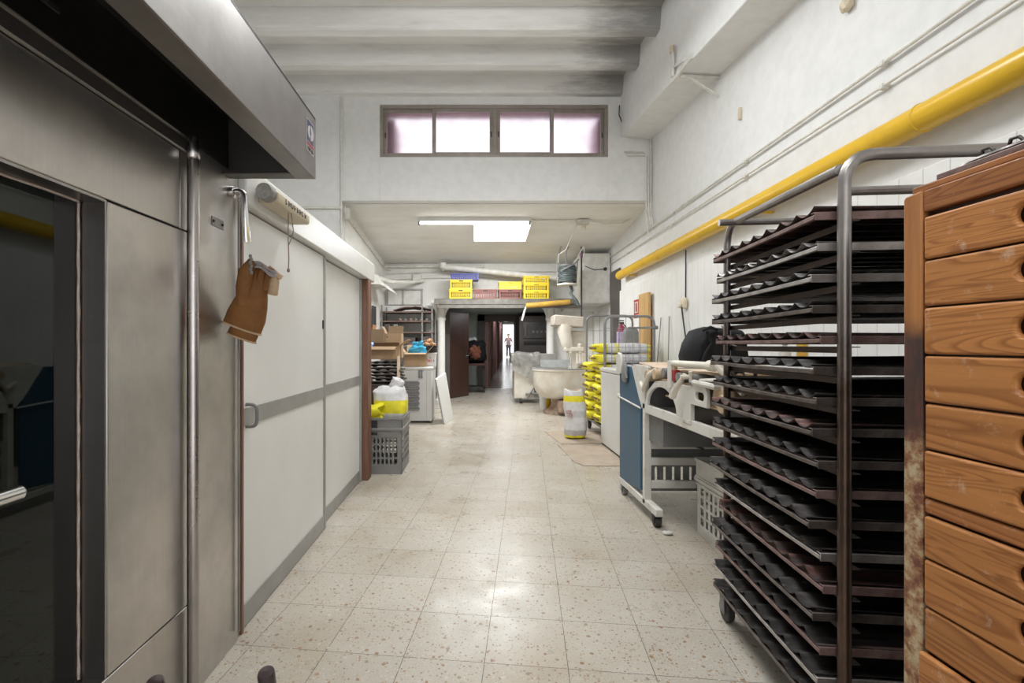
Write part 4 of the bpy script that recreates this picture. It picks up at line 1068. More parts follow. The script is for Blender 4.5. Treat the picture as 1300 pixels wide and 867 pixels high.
b = B(); pillow(b, (-1.09, 4.82, .565), .34, .22, .16, .7, .35, 21, 24, 14, rot=(0, -.25, 0)); tag(obj('yellow_bag', b, YELLOWBAG, smooth=60), 'crumpled bright yellow plastic bag in front of the white bag in the grey crate', 'bag')

# dark cupboard carrying a stack of black baguette trays
t = thing('dark_cupboard', 'low dark brown cupboard behind the grey crate under the stack of black trays', 'cupboard', (-1.45, 6.75, 0))
obj('cupboard_body', BX(-1.95, -1.06, 6.45, 7.05, .06, .72), DARKBROWN, t, bevel=.005)
obj('plinth', BX(-1.92, -1.09, 6.48, 7.02, 0, .06), BLACKSEAM, t)
for x in (-1.94, -1.49):
    d = obj('cupboard_door', BX(x, x+.42, 6.432, 6.45, .08, .70), DARKBROWN, t, bevel=.003)
    b = B(); tube(b, [(x+.38, 6.43, .40), (x+.38, 6.41, .41), (x+.38, 6.41, .49), (x+.38, 6.43, .50)], .005, 6); obj('handle', b, BRUSHGREY, d)
obj('side_plank', BX(-1.055, -1.035, 6.44, 6.60, 0, 1.12), CANVASP, t, bevel=.003)
def small_tray(root, m, seed):
    b = B()
    n = 40
    def fn(u, v): return Vector((-.42+.84*u, -.28+.56*v, .012+.022*abs(math.sin(PI*6*u+.4))+.010*noise.noise(Vector((u*3, v*2, seed)))))
    grid_surf(b, fn, n, 4); obj('corrugated_sheet', b, m, root, local=True, solid=.004, smooth=50)
    b = B(); box(b, -.43, .43, -.285, -.279, .0, .016); box(b, -.43, .43, .279, .285, .0, .016); box(b, -.43, -.42, -.28, .28, 0, .016); box(b, .42, .43, -.28, .28, 0, .016)
    obj('tray_rim', b, LIP_DARK, root, local=True)
rr = random.Random(11)
nm = ['lowest', 'second from the bottom', 'third from the bottom', 'fourth from the bottom', 'third from the top', 'second from the top', 'topmost']
for k in range(7):
    t = thing('baguette_tray', 'black wavy baguette tray, %s of the stack on the dark cupboard' % nm[k], 'tray', (-1.46+rr.uniform(-.03, .03), 6.76, .722+.047*k), rr.uniform(-.05, .05), 'black trays stacked on the cupboard')
    small_tray(t, TRAY_BLACK, k*2.7)
def open_box(name, label, loc, rz, w, d, h, flaps, m=CARDBOARD):
    """carton; flaps = {side: opening angle from upright, outward positive}"""
    t = thing(name, label, 'box', loc, rz)
    b = B(); th = .006
    box(b, -w/2, w/2, -d/2, -d/2+th, 0, h); box(b, -w/2, w/2, d/2-th, d/2, 0, h); box(b, -w/2, -w/2+th, -d/2+th, d/2-th, 0, h); box(b, w/2-th, w/2, -d/2+th, d/2-th, 0, h); box(b, -w/2, w/2, -d/2, d/2, 0, th)
    obj('carton_body', b, m, t, local=True)
    for s, (a, L) in flaps.items():
        b = B()
        W = (w if s in 'fb' else d)-.01
        v = box(b, -W/2, W/2, -.003, .003, 0, L)
        R = {'f': 0, 'b': PI, 'l': -PI/2, 'r': PI/2}[s]
        off = {'f': (0, -d/2, h), 'b': (0, d/2, h), 'l': (-w/2, 0, h), 'r': (w/2, 0, h)}[s]
        M = Matrix.Translation(off) @ Matrix.Rotation(R, 4, 'Z') @ Matrix.Rotation(a, 4, 'X')
        for q in v: q.co = M @ q.co
        obj('flap', b, CARDBOARD_IN if a < .3 else m, t, local=True)
    return t
t = open_box('cardboard_box', 'open brown cardboard box with tall raised flaps on the black tray stack', (-1.40, 6.72, 1.078), .03, .64, .42, .17, {'b': (-.9, .10), 'f': (1.9, .12), 'r': (1.0, .18)})
b = B(); box(b, -.30, -.17, -.214, -.2105, .06, .08); obj('printed_mark', b, simple('faded_print', (.30, .20, .12), r=.8), t, local=True)
t = open_box('cardboard_box', 'small upright cardboard box with a printed front behind the open brown box', (-1.185, 7.02, 1.078), -.08, .235, .14, .36, {'b': (.25, .12), 'l': (.5, .12)})
b = B(); box(b, -.04, .045, -.0735, -.0705, .22, .235); box(b, -.10, -.085, -.0735, -.0705, .30, .32); obj('printed_mark', b, simple('dark_print', (.10, .07, .05), r=.8), t, local=True)
t = thing('carton_lid', 'folded brown cardboard sheet standing behind the open box on the tray stack', 'cardboard', (-1.5, 7.0, 1.2))
b = B(); v = box(b, -1.60, -1.33, 6.96, 6.968, 1.078, 1.50); v[4].co.x += .05; v[7].co.x += .05
obj('sheet', b, CARDBOARD_IN, t)
b = B(); v = box(b, -1.335, -1.315, 6.945, 6.985, 1.078, 1.46); obj('folded_edge', b, CARDBOARD, t)
b = B(); pillow(b, (-1.57, 6.68, 1.275), .24, .22, .17, .8, .3, 31, rot=(0, -.2, 0)); tag(obj('blue_bag', b, BLUEBAG, smooth=60), 'bright blue plastic bag stuffed in the left of the open brown cardboard box', 'bag')

# chest freezer turned with its condenser to the room
fz = thing('chest_freezer', 'white freezer with grey condenser coil on its back, standing behind the black tray stack', 'freezer', (-1.15, 8.1, 0))
FX0, FX1, FY0, FY1 = -1.62, -.70, 7.76, 8.42
obj('freezer_body', BX(FX0, FX1, FY0, FY1, .03, .86), FREEZERW, fz, bevel=.012, segs=3)
obj('freezer_lid', BX(FX0-.01, FX1+.012, FY0-.015, FY1+.01, .862, .912), FREEZERW, fz, bevel=.014, segs=3)
obj('freezer_foot', BX(FX0+.05, FX1-.05, FY0+.05, FY1-.05, 0, .03), BLACKSEAM, fz)
obj('corner_strip', BX(FX1-.09, FX1-.087, FY0-.002, FY0, .05, .85), COIL, fz)
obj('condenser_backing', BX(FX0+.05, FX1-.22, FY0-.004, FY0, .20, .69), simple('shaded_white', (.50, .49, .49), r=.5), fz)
b = B(); pts = []
for k in range(12):
    z = .22+.041*k; a, c = (FX0+.06, FX1-.205) if k % 2 == 0 else (FX1-.205, FX0+.06)
    pts += [(a, FY0-.03, z), (c, FY0-.03, z)]
tube(b, round_path(pts, .018, 3), .008, 6)
for k in range(12): x = FX0+.08+.055*k; tube(b, [(x, FY0-.022, .21), (x, FY0-.022, .68)], .0018, 4)
for z in (.24, .66): 
    for x in (FX0+.08, FX1-.26): cyl(b, (x, FY0, z), (x, FY0-.03, z), .007, n=6)
obj('condenser_coil', b, COIL, fz)
b = B()
for x in (-.905, -.865):
    box(b, x-.015, x+.015, FY0-.03, FY0-.001, .735, .765); box(b, x-.015, x+.015, FY0-.03, FY0-.001, .835, .86); box(b, x-.009, x+.009, FY0-.035, FY0-.001, .76, .84)
obj('lid_hinge', b, COIL, fz, bevel=.003)
t = open_box('cardboard_box', 'open cardboard box holding a cyan bag, on the white freezer', (-.985, 8.0, .914), .04, .36, .36, .225, {'f': (1.75, .11), 'r': (.75, .20), 'l': (.62, .22), 'b': (.4, .14)})
b = B(); box(b, .1815, .1835, -.16, .05, .11, .135); obj('tape_mark', b, DARKBROWN, t, local=True)
t = thing('cyan_bag', 'shiny cyan plastic bag knotted inside the open box on the freezer', 'bag', (-.96, 8.0, 1.1))
b = B(); pillow(b, (-.96, 7.97, 1.17), .28, .26, .20, .8, .25, 41); obj('film', b, CYANBAG, t, smooth=60)
b = B(); pillow(b, (-.99, 7.96, 1.28), .10, .08, .09, .8, .4, 43); pillow(b, (-.91, 7.96, 1.285), .07, .06, .11, .8, .4, 44, rot=(0, .5, 0)); obj('knot', b, CYANBAG, t, smooth=60)
t = thing('white_tub', 'white printed plastic tub on the freezer at its right end', 'tub', (-.755, 8.08, .914))
b = B(); v = box(b, -.845, -.655, 8.0, 8.2, .914, 1.13)
for i in range(4): v[i].co.x = -.75+(v[i].co.x+.75)*.93
obj('tub_body', b, FREEZERW, t, bevel=.012, segs=3)
b = B(); box(b, -.852, -.648, 7.99, 8.21, 1.115, 1.14); obj('tub_lid', b, FREEZERW, t, bevel=.005)
b = B(); box(b, -.80, -.725, 7.992, 7.998, .985, 1.025); obj('red_print', b, simple('red_print', (.62, .22, .20), (.70, .5, .46), scale=30, r=.5, lo=.45, hi=.6), t)
b = B(); box(b, -.765, -.74, 7.992, 7.998, 1.045, 1.065); box(b, -.70, -.685, 7.992, 7.998, .99, 1.02); obj('dark_print', b, BRUSHGREY, t)
t = thing('black_crate', 'shallow black crate of brown bread ends on the white tub', 'crate', (-.80, 8.12, 1.14))
b = B(); w0, w1, y0, y1 = -.93, -.655, 8.0, 8.25
box(b, w0, w1, y0, y0+.006, 1.142, 1.255); box(b, w0, w1, y1-.006, y1, 1.142, 1.255); box(b, w0, w0+.006, y0, y1, 1.142, 1.255); box(b, w1-.006, w1, y0, y1, 1.142, 1.255); box(b, w0, w1, y0, y1, 1.142, 1.148)
obj('crate_body', b, RUBBER, t, bevel=.002)
b = B(); box(b, w0-.006, w1+.006, y0-.008, y0, 1.24, 1.262); box(b, w0-.006, w1+.006, y1, y1+.008, 1.24, 1.262); box(b, w0-.008, w0, y0, y1, 1.24, 1.262); box(b, w1, w1+.008, y0, y1, 1.24, 1.262); obj('crate_rim', b, RUBBER, t)
where = ('at the left end', 'in the middle, below the top piece', 'at the right end', 'at the back', 'on the top of the heap')
for k, (x, y, z, s) in enumerate(((-.87, 8.08, 1.26, .12), (-.80, 8.06, 1.27, .13), (-.72, 8.08, 1.265, .12), (-.78, 8.16, 1.28, .13), (-.79, 8.10, 1.325, .12))):
    b = B(); pillow(b, (x, y, z), s*1.2, s, s*.7, .9, .25, 50+k, 14, 8, rot=(.2*k, .3, k))
    tag(obj('bread_piece', b, BREADBROWN, smooth=60), 'lump of brown bread in the shallow black crate, %s' % where[k], 'bread', 'bread pieces in the black crate')
t = thing('loose_board', 'loose white panel leaning against the right side of the freezer', 'panel', (-.55, 7.7, 0))
b = B(); v = [b.verts.new(p) for p in ((-.52, 7.66, 0), (-.485, 7.64, 0), (-.62, 7.66, .72), (-.655, 7.68, .72), (-.40, 8.18, 0), (-.365, 8.16, 0), (-.50, 8.18, .80), (-.535, 8.20, .80))]
for f in ((0,1,2,3),(7,6,5,4),(0,4,5,1),(1,5,6,2),(2,6,7,3),(3,7,4,0)): b.faces.new([v[i] for i in f])
obj('panel_sheet', b, FREEZERW, t, bevel=.006)
b = B(); tube(b, [(-.500, 7.65, .01), (-.637, 7.67, .715)], .006, 6); obj('edge_strip', b, COIL, t)

# old shelf rack against the rear wall
sh = thing('shelf_rack', 'dark metal shelving with brown boards against the rear wall beside the iron column', 'shelving', (-1.45, 10.4, 0))
SX0, SX1, SY0, SY1 = -2.0, -.90, 10.15, 10.72
for x in (SX0, -1.14, SX1-.03):
    for y in (SY0, SY1-.03):
        b = B(); box(b, x, x+.03, y, y+.004, 0, 2.12); box(b, x, x+.004, y+.004, y+.03, 0, 2.12); obj('upright', b, BRUSHGREY, sh)
for z in (.5, .95, 1.30, 1.52, 1.76, 1.96):
    b = B(); box(b, SX0, SX1, SY0-.004, SY1, z, z+.03); obj('shelf', b, simple('brown_shelf_%d' % int(z*100), (.19, .12, .10), (.11, .075, .065), scale=6, r=.5), sh, bevel=.003)
for k, (x, z, w, h) in enumerate(((-1.85, 1.33, .28, .15), (-1.45, 1.33, .35, .10), (-1.05, 1.33, .2, .12))):
    b = B(); v = box(b, x-w/2, x+w/2, SY0+.02, SY1-.1, z, z+h)
    o = obj('dark_tray_pile', b, GLOOM, bevel=.01); b = B()
    tag(o, 'dark baking tin low on the dark shelving, %s' % ('far left one of three', 'middle one of three', 'nearest the column')[k], 'tin', 'dark tins on the shelving')
    o.name = 'baking_tin'
for k in range(6):
    x = -1.62+.115*k
    b = B(); lathe(b, [(.03, 1.792), (.038, 1.80), (.038, 1.83), (.025, 1.845), (.012, 1.85)], (x, 10.3, 0), 12)
    tag(obj('small_tin', b, BRUSHGREY if k % 2 else RUSTY), 'small round tin in the row on the dark shelving, %s from the left' % ('first', 'second', 'third', 'fourth', 'fifth', 'last')[k], 'tin', 'small tins on the shelving')
for k, (x, w) in enumerate(((-1.88, .13), (-1.70, .10))):
    b = B(); box(b, x-w/2, x+w/2, 10.2, 10.35, 1.552, 1.72)
    tag(obj('canister', b, (GLOOM, BRUSHGREY)[k], bevel=.01), ('dark square canister on the third shelf of the dark shelving, far left', 'grey square canister on the third shelf of the dark shelving, beside the dark one')[k], 'canister')
b = B(); grid_surf(b, lambda u, v: Vector((-1.75+.85*u, 10.2+.35*v, 2.02+.07*math.sin(u*PI)*(1-.4*v)+.03*noise.noise(Vector((u*6, v*4, 2))))), 16, 8)
tag(obj('sacking', b, simple('brown_sacking', (.24, .16, .13), (.14, .10, .085), scale=7, r=.85), solid=.015), 'crumpled brown sacking heaped on the top shelf of the dark shelving', 'sacking')
b = B(); bar(b, (-1.62, 10.138, 1.21), (-.93, 10.138, 1.40), .03, .02); tag(obj('metal_lath', b, BRUSHGREY), 'thin grey metal strip slanting across the front of the dark shelving', 'strip')
# white vent hood and junction box on the left rear wall, flap bracket
t = thing('vent_hood', 'low curved white sheet hood above the dark shelving', 'hood', (-1.9, 9.5, 2.5))
b = B(); prism(b, [(-2.03, 2.42), (-1.80, 2.42), (-1.70, 2.37), (-1.60, 2.29), (-1.585, 2.30), (-1.68, 2.41), (-1.78, 2.46), (-1.85, 2.60), (-2.03, 2.62)], 'y', 9.0, 9.7); obj('hood_sheet', b, WHITEPAINT, t, bevel=.005)
b = B(); tube(b, round_path([(-1.82, 9.2, 2.55), (-1.75, 9.7, 2.56), (-1.4, 10.3, 2.62), (-1.15, 10.68, 2.72)], .1), .04, 10); obj('duct', b, WHITEPAINT, t)
t = thing('junction_box', 'square white junction box on the rear wall above the shelving', 'junction box', (-1.2, 10.72, 2.7))
b = B(); box(b, -1.40, -1.20, 10.68, 10.748, 2.66, 2.86); obj('box_body', b, WHITEPLASTIC, t, bevel=.008); 
b = B(); box(b, -1.392, -1.208, 10.672, 10.682, 2.668, 2.852); obj('box_cover', b, WHITEPAINT, t, bevel=.004)
t = thing('window_frame_panel', 'white barred wall panel in a grey frame over the shelving', 'panel', (-1.5, 10.7, 2.2))
obj('panel_sheet', BX(-1.95, -1.40+.2, 10.70, 10.748, 2.18, 2.50), WHITEPAINT, t)
b = B(); box(b, -1.98, -1.17, 10.67, 10.70, 2.50, 2.53); box(b, -1.98, -1.95, 10.67, 10.70, 2.18, 2.5); box(b, -1.2, -1.17, 10.67, 10.70, 2.18, 2.5); box(b, -1.62, -1.60, 10.67, 10.70, 2.18, 2.5); obj('panel_frame', b, ALU, t)
t = thing('bent_conduit', 'thin white conduit with a corner box on the left end of the upper wall', 'conduit', (-2.0, 7.2, 3.2))
b = B(); tube(b, [(-2.02, 7.20, 2.0), (-2.02, 7.20, 5.0)], .012, 8); obj('conduit_tube', b, WHITEPAINT, t)
b = B(); box(b, -2.0, -1.93, 7.33, 7.40, 3.22, 3.38); obj('corner_box', b, WHITEPAINT, t, bevel=.006)
b = B(); tube(b, [(-2.0, 7.4, 3.28), (-2.0, 7.9, 3.25), (-2.0, 10.6, 2.98), (-1.9, 10.72, 2.95)], .013, 8); obj('annex_run', b, WHITEPAINT, t)
t = thing('wall_conduit', 'pair of thin white conduits along the top of the rear wall', 'conduit', (0, 10.7, 2.8))
for z in (2.80, 2.93):
    b = B(); tube(b, [(-2.0, 10.72, z-.06), (-.9, 10.72, z-.02), (2.2, 10.72, z)], .012, 8); obj('conduit_tube', b, WHITEPAINT, t)
# hanging coats behind the brown post
cols = (('hanging_towel', RUBBER, 1.62, 2.02, 'dark cloth hanging highest on the left wall beside the brown post'), ('hanging_towel', simple('orange_cloth', (.42, .20, .08), r=.8), 1.45, 1.66, 'orange brown cloth hanging on the left wall beside the brown post'), ('hanging_towel', CYANBAG, 1.30, 1.50, 'cyan cloth hanging on the left wall beside the brown post'), ('hanging_towel', simple('pale_pink_cloth', (.62, .48, .42), r=.8), 1.02, 1.34, 'pale pink cloth hanging lowest on the left wall beside the brown post'))
for k, (n_, m_, z0, z1, lab) in enumerate(cols):
    b = B(); grid_surf(b, lambda u, v: Vector((-1.99+.05*math.sin(u*9+k)*.5+.03, 9.05+.28*u+.0*k, z0+(z1-z0)*v)), 14, 6)
    tag(obj(n_, b, m_, solid=.02), lab, 'cloth')

# ------------------------------------------------------------------ cast iron columns and the shelf with crates
def column(x, label):
    t = thing('iron_column', label, 'column', (x, 10.5, 0))
    b = B(); lathe(b, [(.14, 0), (.14, .06), (.105, .10), (.10, .14), (.088, .16), (.086, 1.80), (.092, 1.81), (.105, 1.83), (.105, 1.87), (.09, 1.89), (.09, 2.05), (.115, 2.08), (.115, 2.14), (.10, 2.15)], (x, 10.5, 0), 24); obj('shaft', b, PLASTER_ANNEX, t, smooth=40)
    for s in (-1, 1):
        o = [(x+s*.085, 1.84)]+[(x+s*(.085+.22*(1-math.cos(a))), 1.84+.30*math.sin(a)) for a in [PI/2*q/8 for q in range(1, 9)]]+[(x+s*.305, 2.17), (x+s*.085, 2.17)]
        b = B(); prism(b, o, 'y', 10.44, 10.56); obj('bracket', b, PLASTER_ANNEX, t, bevel=.006)
    b = B(); box(b, x-.16, x+.16, 10.40, 10.60, 2.15, 2.19); obj('capital_plate', b, PLASTER_ANNEX, t, bevel=.004)
    return t
column(-.745, 'white cast iron column with bracketed capital beside the shelving on the left')
c2 = column(1.66, 'white cast iron column with bracketed capital behind the mixing bowl')
struct('trim_20', BX(-.95, 2.25, 10.42, 10.74, 2.175, 2.24), PLASTER_ANNEX)
t = thing('crate_shelf', 'long grey metal shelf over the opening carrying the bread crates', 'shelf', (.7, 10.2, 2.17))
b = B(); box(b, -.86, 2.26, 10.05, 10.42, 2.235, 2.25); box(b, -.86, 2.26, 10.05, 10.065, 2.13, 2.235); box(b, -.80, 2.26, 10.07, 10.10, 2.05, 2.12); obj('shelf_plate', b, BEAMGREY, t, bevel=.004)
for x in (-.4, .6, 1.4): obj('shelf_bearer', BX(x, x+.05, 10.07, 10.42, 2.16, 2.235), BEAMGREY, t)
G = 'bread crates on the shelf over the opening'
def bread_crate(px0, px1, z, h, m, lab, dy=0, rz=0):
    y = 10.20; w = (px1-px0)*y/F; x = ((px0+px1)/2-PX)*y/F
    crate('bread_crate', lab, (x, y+.06+dy, z), rz, w-.02, .34, h, m, G, rows=2, nl=11, ns=7, zlo=.12, zhi=.72, rim=.02, hand=True)
s0 = 2.251
bread_crate(570, 600, s0, .205, YELLOWPLASTIC, 'bottom yellow crate under the blue crate on the shelf')
bread_crate(571, 600, s0+.206, .20, YELLOWPLASTIC, 'yellow crate directly under the blue crate on the shelf')
bread_crate(572, 608, s0+.407, .13, BLUEPLASTIC, 'blue crate on top of two yellow crates on the shelf', .02, .06)
bread_crate(601, 631, s0, .20, MAROONPLASTIC, 'maroon crate on the shelf with nothing stacked on it')
bread_crate(632.5, 662, s0, .20, MAROONPLASTIC, 'maroon crate on the shelf carrying one yellow crate')
bread_crate(632.5, 662, s0+.201, .16, YELLOWPLASTIC, 'single yellow crate standing on a maroon crate on the shelf')
for k, w_ in enumerate(('lowest', 'middle', 'top')):
    bread_crate(663.5, 696.5, s0+.161*k, .16, YELLOWPLASTIC, '%s of the three stacked yellow crates on the shelf' % w_)
t = thing('drain_pipe', 'thick white plastic pipe sloping across the rear wall above the crates', 'pipe', (0, 10.5, 2.9))
b = B(); tube(b, round_path([(-.70, 10.68, 2.99), (-.70, 10.42, 2.98), (1.45, 10.42, 2.76), (2.1, 10.42, 2.72)], .10), .066, 16); obj('pipe_run', b, WHITEPAINT, t, smooth=50)
b = B(); tube(b, [(-.70, 10.42, 2.95), (-.70, 10.42, 3.06)], .078, 16); obj('pipe_collar', b, WHITEPAINT, t)
t = thing('yellow_pipe', 'short worn yellow pipe below the right end of the crate shelf with a silver drop', 'pipe', (1.6, 9.95, 2.1))
b = B(); tube(b, [(1.06, 9.95, 2.09), (1.98, 9.95, 2.17)], .055, 16); obj('pipe_run', b, YELLOWOLD, t, smooth=50)
b = B(); tube(b, [(1.08, 9.95, 2.08), (1.04, 9.95, 2.0), (.98, 9.95, 1.78)], .022, 10); obj('silver_drop', b, WHITEPAINT, t)
# white duct casing, hose reel, pole and hanging lines
b = B(); box(b, 2.145, 2.735, 9.6, 10.45, 2.11, 3.125); t = thing('duct_casing', 'big white sheet metal casing in the corner by the far end of the yellow pipe', 'duct', (2.45, 10.0, 2.11))
obj('casing_box', b, WHITEPAINT, t, bevel=.03, segs=3)
b = B(); cyl(b, (2.62, 9.6, 2.80), (2.62, 9.57, 2.80), .035, n=12); tube(b, [(2.62, 9.58, 2.80), (2.4, 9.58, 2.78), (2.2, 9.56, 2.86)], .008, 6); obj('cable_gland', b, DARKCABLE, t)
b = B(); prism(b, [(RX(8.92)-.03, 8.92), (RX(8.92), 8.92), (RX(9.58), 9.58), (RX(9.58)-.03, 9.58)], 'z', 1.3, 2.72); struct('trim_21', b, GLOOM)  # dark sheet that paints the shade of the corner recess beside the casing
t = thing('hose_reel', 'coil of grey green hose on a wooden drum hung from the annex ceiling', 'hose reel', (1.95, 9.8, 2.5))
RXc, RYc = 1.81, 9.35
b = B(); lathe(b, [(.12, 2.46), (.12, 2.83)], (RXc, RYc, 0), 18); obj('drum', b, BRUSHGREY, t)
b = B(); tube(b, [(RXc+(.155+.012*math.sin(k*1.7))*math.cos(k*PI/8), RYc+(.155+.012*math.sin(k*1.7))*math.sin(k*PI/8), 2.50+.31*k/(16*9)) for k in range(16*9+1)], .019, 8); obj('hose_coil', b, GREENHOSE, t, smooth=60)
for z in (2.45, 2.83):
    b = B(); cyl(b, (RXc, RYc, z-.015), (RXc, RYc, z+.015), .20 if z < 2.6 else .13, n=24); obj('drum_flange', b, CREAM if z < 2.6 else BRUSHGREY, t, bevel=.004)
b = B(); tube(b, [(RXc-.19, RYc, 2.44), (RXc-.2, RYc, 2.93), (RXc-.12, RYc, 3.21)], .012, 8); tube(b, [(RXc+.17, RYc, 2.44), (RXc+.2, RYc, 2.9)], .012, 8); tube(b, [(RXc-.02, RYc, 2.83), (RXc-.02, RYc, 3.12), (RXc+.03, RYc, 3.2)], .012, 8)
tube(b, [(RXc-.15, RYc-.17, 2.70), (RXc+.1, RYc-.19, 2.83), (RXc+.2, RYc-.1, 2.93)], .016, 8); obj('hanger', b, BRUSHGREY, t)
b = B(); tube(b, [(RXc+.06, RYc, 2.44), (RXc+.1, RYc, 2.35), (RXc+.06, RYc-.02, 2.28), (RXc+.18, RYc, 2.14), (RXc+.22, RYc, 2.05)], .03, 8); obj('trailing_hose', b, GREENHOSE, t, smooth=60)
t = thing('hanging_cable', 'white flex running slantwise from the ceiling box down to the hose reel', 'cable', (2.0, 9, 3.1))
b = B(); tube(b, [(1.74, 8.05, 3.36), (1.70, 8.9, 3.05), (1.62, 9.2, 3.02), (1.63, 9.33, 2.88)], .010, 8); obj('flex', b, WHITEPAINT, t)
b = B(); tube(b, [(2.1, 9.2, 3.18), (2.03, 9.25, 3.05), (1.93, 9.3, 2.85)], .008, 6); tube(b, [(2.1, 9.2, 3.18), (2.14, 9.3, 3.0), (2.15, 9.35, 2.75)], .008, 6); obj('side_line', b, WHITEPAINT, t)
t = thing('black_pole', 'slim black upright pole hanging down in front of the white duct casing', 'pole', (2.09, 9.35, 1.75))
b = B(); tube(b, [(2.09, 9.35, 3.20), (2.09, 9.35, 1.78)], .016, 10); obj('rod', b, DARKCABLE, t)
b = B(); tube(b, [(2.09, 9.35, 2.98), (2.09, 9.35, 3.10)], .024, 10); obj('grip', b, simple('violet_grip', (.16, .05, .14), r=.5), t)
t = thing('ceiling_box', 'small white junction box with lamp holder on the sloping annex ceiling', 'junction box', (1.8, 8.0, 3.35))
b = B(); v = box(b, 1.72, 1.92, 7.98, 8.10, 3.30, SZ(8.1)+.001); obj('box_body', b, WHITEPLASTIC, t, bevel=.008)
b = B(); lathe(b, [(.03, 3.22), (.035, 3.24), (.03, 3.30)], (1.84, 8.03, 0), 14); obj('lamp_holder', b, IVORY, t)
t = thing('ceiling_conduit', 'white cable along the sloping annex ceiling from the lamp to the right wall', 'cable', (1.5, 8, 3.4))
b = B(); tube(b, [(.95, 8.03, 3.372), (1.4, 8.03, 3.368), (1.72, 8.03, 3.36)], .013, 8); tube(b, [(1.92, 8.03, 3.36), (2.2, 8.1, 3.33), (2.5, 8.05, 3.34), (2.70, 8.0, 3.42)], .013, 8); obj('cable_run', b, WHITEPAINT, t)

# fluorescent fittings on the sloping ceiling
t = thing('fluorescent_light', 'long lit fluorescent batten on the sloping annex ceiling', 'ceiling light', (.0, 8.0, 3.33))
b = B(); box(b, -.96, .93, 7.94, 8.04, 3.335, 3.40); obj('housing', b, FASCIA, t, bevel=.006)
b = B(); cyl(b, (-.93, 7.98, 3.312), (.90, 7.98, 3.312), .019, n=14); obj('tube', b, TUBE_ON, t)
for x in (-.95, .90):
    b = B(); box(b, x, x+.03, 7.95, 8.01, 3.285, 3.335); obj('lamp_holder', b, BRUSHGREY, t, bevel=.003)
t = thing('fluorescent_light', 'square lit diffuser panel on the sloping annex ceiling beside the batten', 'ceiling light', (.5, 8.6, 3.25))
def sl(x0, x1, y0, y1, a, c):
    b = B(); v = [b.verts.new(q) for q in ((x0, y0, SZ(y0)-a), (x1, y0, SZ(y0)-a), (x1, y1, SZ(y1)-a), (x0, y1, SZ(y1)-a), (x0, y0, SZ(y0)-c), (x1, y0, SZ(y0)-c), (x1, y1, SZ(y1)-c), (x0, y1, SZ(y1)-c))]
    for f in ((0,3,2,1),(4,5,6,7),(0,1,5,4),(1,2,6,5),(2,3,7,6),(3,0,4,7)): b.faces.new([v[i] for i in f])
    return b
obj('housing', sl(-.03, .965, 8.10, 9.02, .055, .0), FASCIA, t, bevel=.004)
obj('diffuser', sl(-.015, .95, 8.115, 9.0, .064, .056), PANEL_ON, t)
# hall lamps (above the picture)
nm = ('nearest the shop front', 'above the middle of the hall', 'nearest the ribbon window')
for k, (lx, ly) in enumerate(LAMPS):
    t = thing('fluorescent_light', 'white fluorescent batten under the high ceiling joists, %s' % nm[k], 'ceiling light', (lx, ly, 4.54))
    b = B(); box(b, lx-.8, lx+.8, ly-.09, ly+.09, 4.57, 4.63); obj('housing', b, FASCIA, t, bevel=.006)
    for s in (-.05, .05):
        b = B(); cyl(b, (lx-.75, ly+s, 4.545), (lx+.75, ly+s, 4.545), .016, n=12); obj('tube', b, TUBE_ON, t)
    for x in (lx-.5, lx+.5):
        b = B(); cyl(b, (x, ly, 4.63), (x, ly, 5.31), .006, n=6); obj('hanger', b, WHITEPAINT, t)
# ------------------------------------------------------------------ mixer, roll cage and sacks on the right
mx = thing('dough_mixer', 'cream cast dough mixer with a wide open bowl and forked arm', 'mixer', (1.6, 9.0, 0))
MX, MY = 1.60, 8.95
b = B(); lathe(b, [(.10, .27), (.30, .285), (.40, .33), (.47, .42), (.50, .53), (.508, .79), (.52, .80), (.52, .825), (.49, .83), (.48, .79), (.475, .56), (.44, .44), (.36, .36), (.22, .32), (.02, .315)], (MX, MY, 0), 40); obj('bowl', b, CREAM, mx, smooth=45)
b = B(); lathe(b, [(.475, .835), (.50, .85), (.515, .845), (.52, .826)], (MX, MY, 0), 40, cap=False); obj('bowl_rim', b, BRUSHGREY, mx)
b = B(); lathe(b, [(.30, 0), (.30, .05), (.22, .08), (.17, .14), (.14, .24), (.16, .29)], (MX-.02, MY-.05, 0), 24); lathe(b, [(.13, .05), (.15, .07), (.15, .25), (.12, .27)], (MX+.03, MY-.34, 0), 18); obj('pedestal', b, RUSTY, mx)
b = B(); prism(b, [(MX-.2, 0), (MX+.6, 0), (MX+.6, .10), (MX-.2, .06)], 'y', MY-.25, MY+.75); obj('base_casting', b, RUSTY, mx, bevel=.02)
b = B(); loft(b, [[Vector((2.02+sx*w, 9.45+sy*d, z)) for sx, sy in ((-1,-1),(1,-1),(1,1),(-1,1))] for z, w, d in ((.08, .24, .28), (.6, .22, .25), (1.0, .17, .2), (1.35, .16, .18), (1.55, .16, .18))]); obj('machine_column', b, CREAM, mx, bevel=.03, segs=3)
b = B(); v = obox(b, (1.76, 9.15, 1.72), .56, .45, .20, (0, .07, 0)); obj('head_cover', b, simple('greyish_cream', (.50, .45, .38), (.40, .34, .28), scale=5, r=.55), mx, bevel=.02, segs=3)
b = B(); loft(b, [[Vector((x+w*math.cos(a), 9.02+w*.8*math.sin(a), z)) for a in [2*PI*q/14 for q in range(14)]] for x, z, w in ((1.70, 1.66, .15), (1.69, 1.50, .13), (1.72, 1.38, .12), (1.74, 1.26, .11), (1.78, 1.17, .08), (1.77, 1.12, .04))]); obj('arm_casting', b, CREAM, mx, smooth=50)
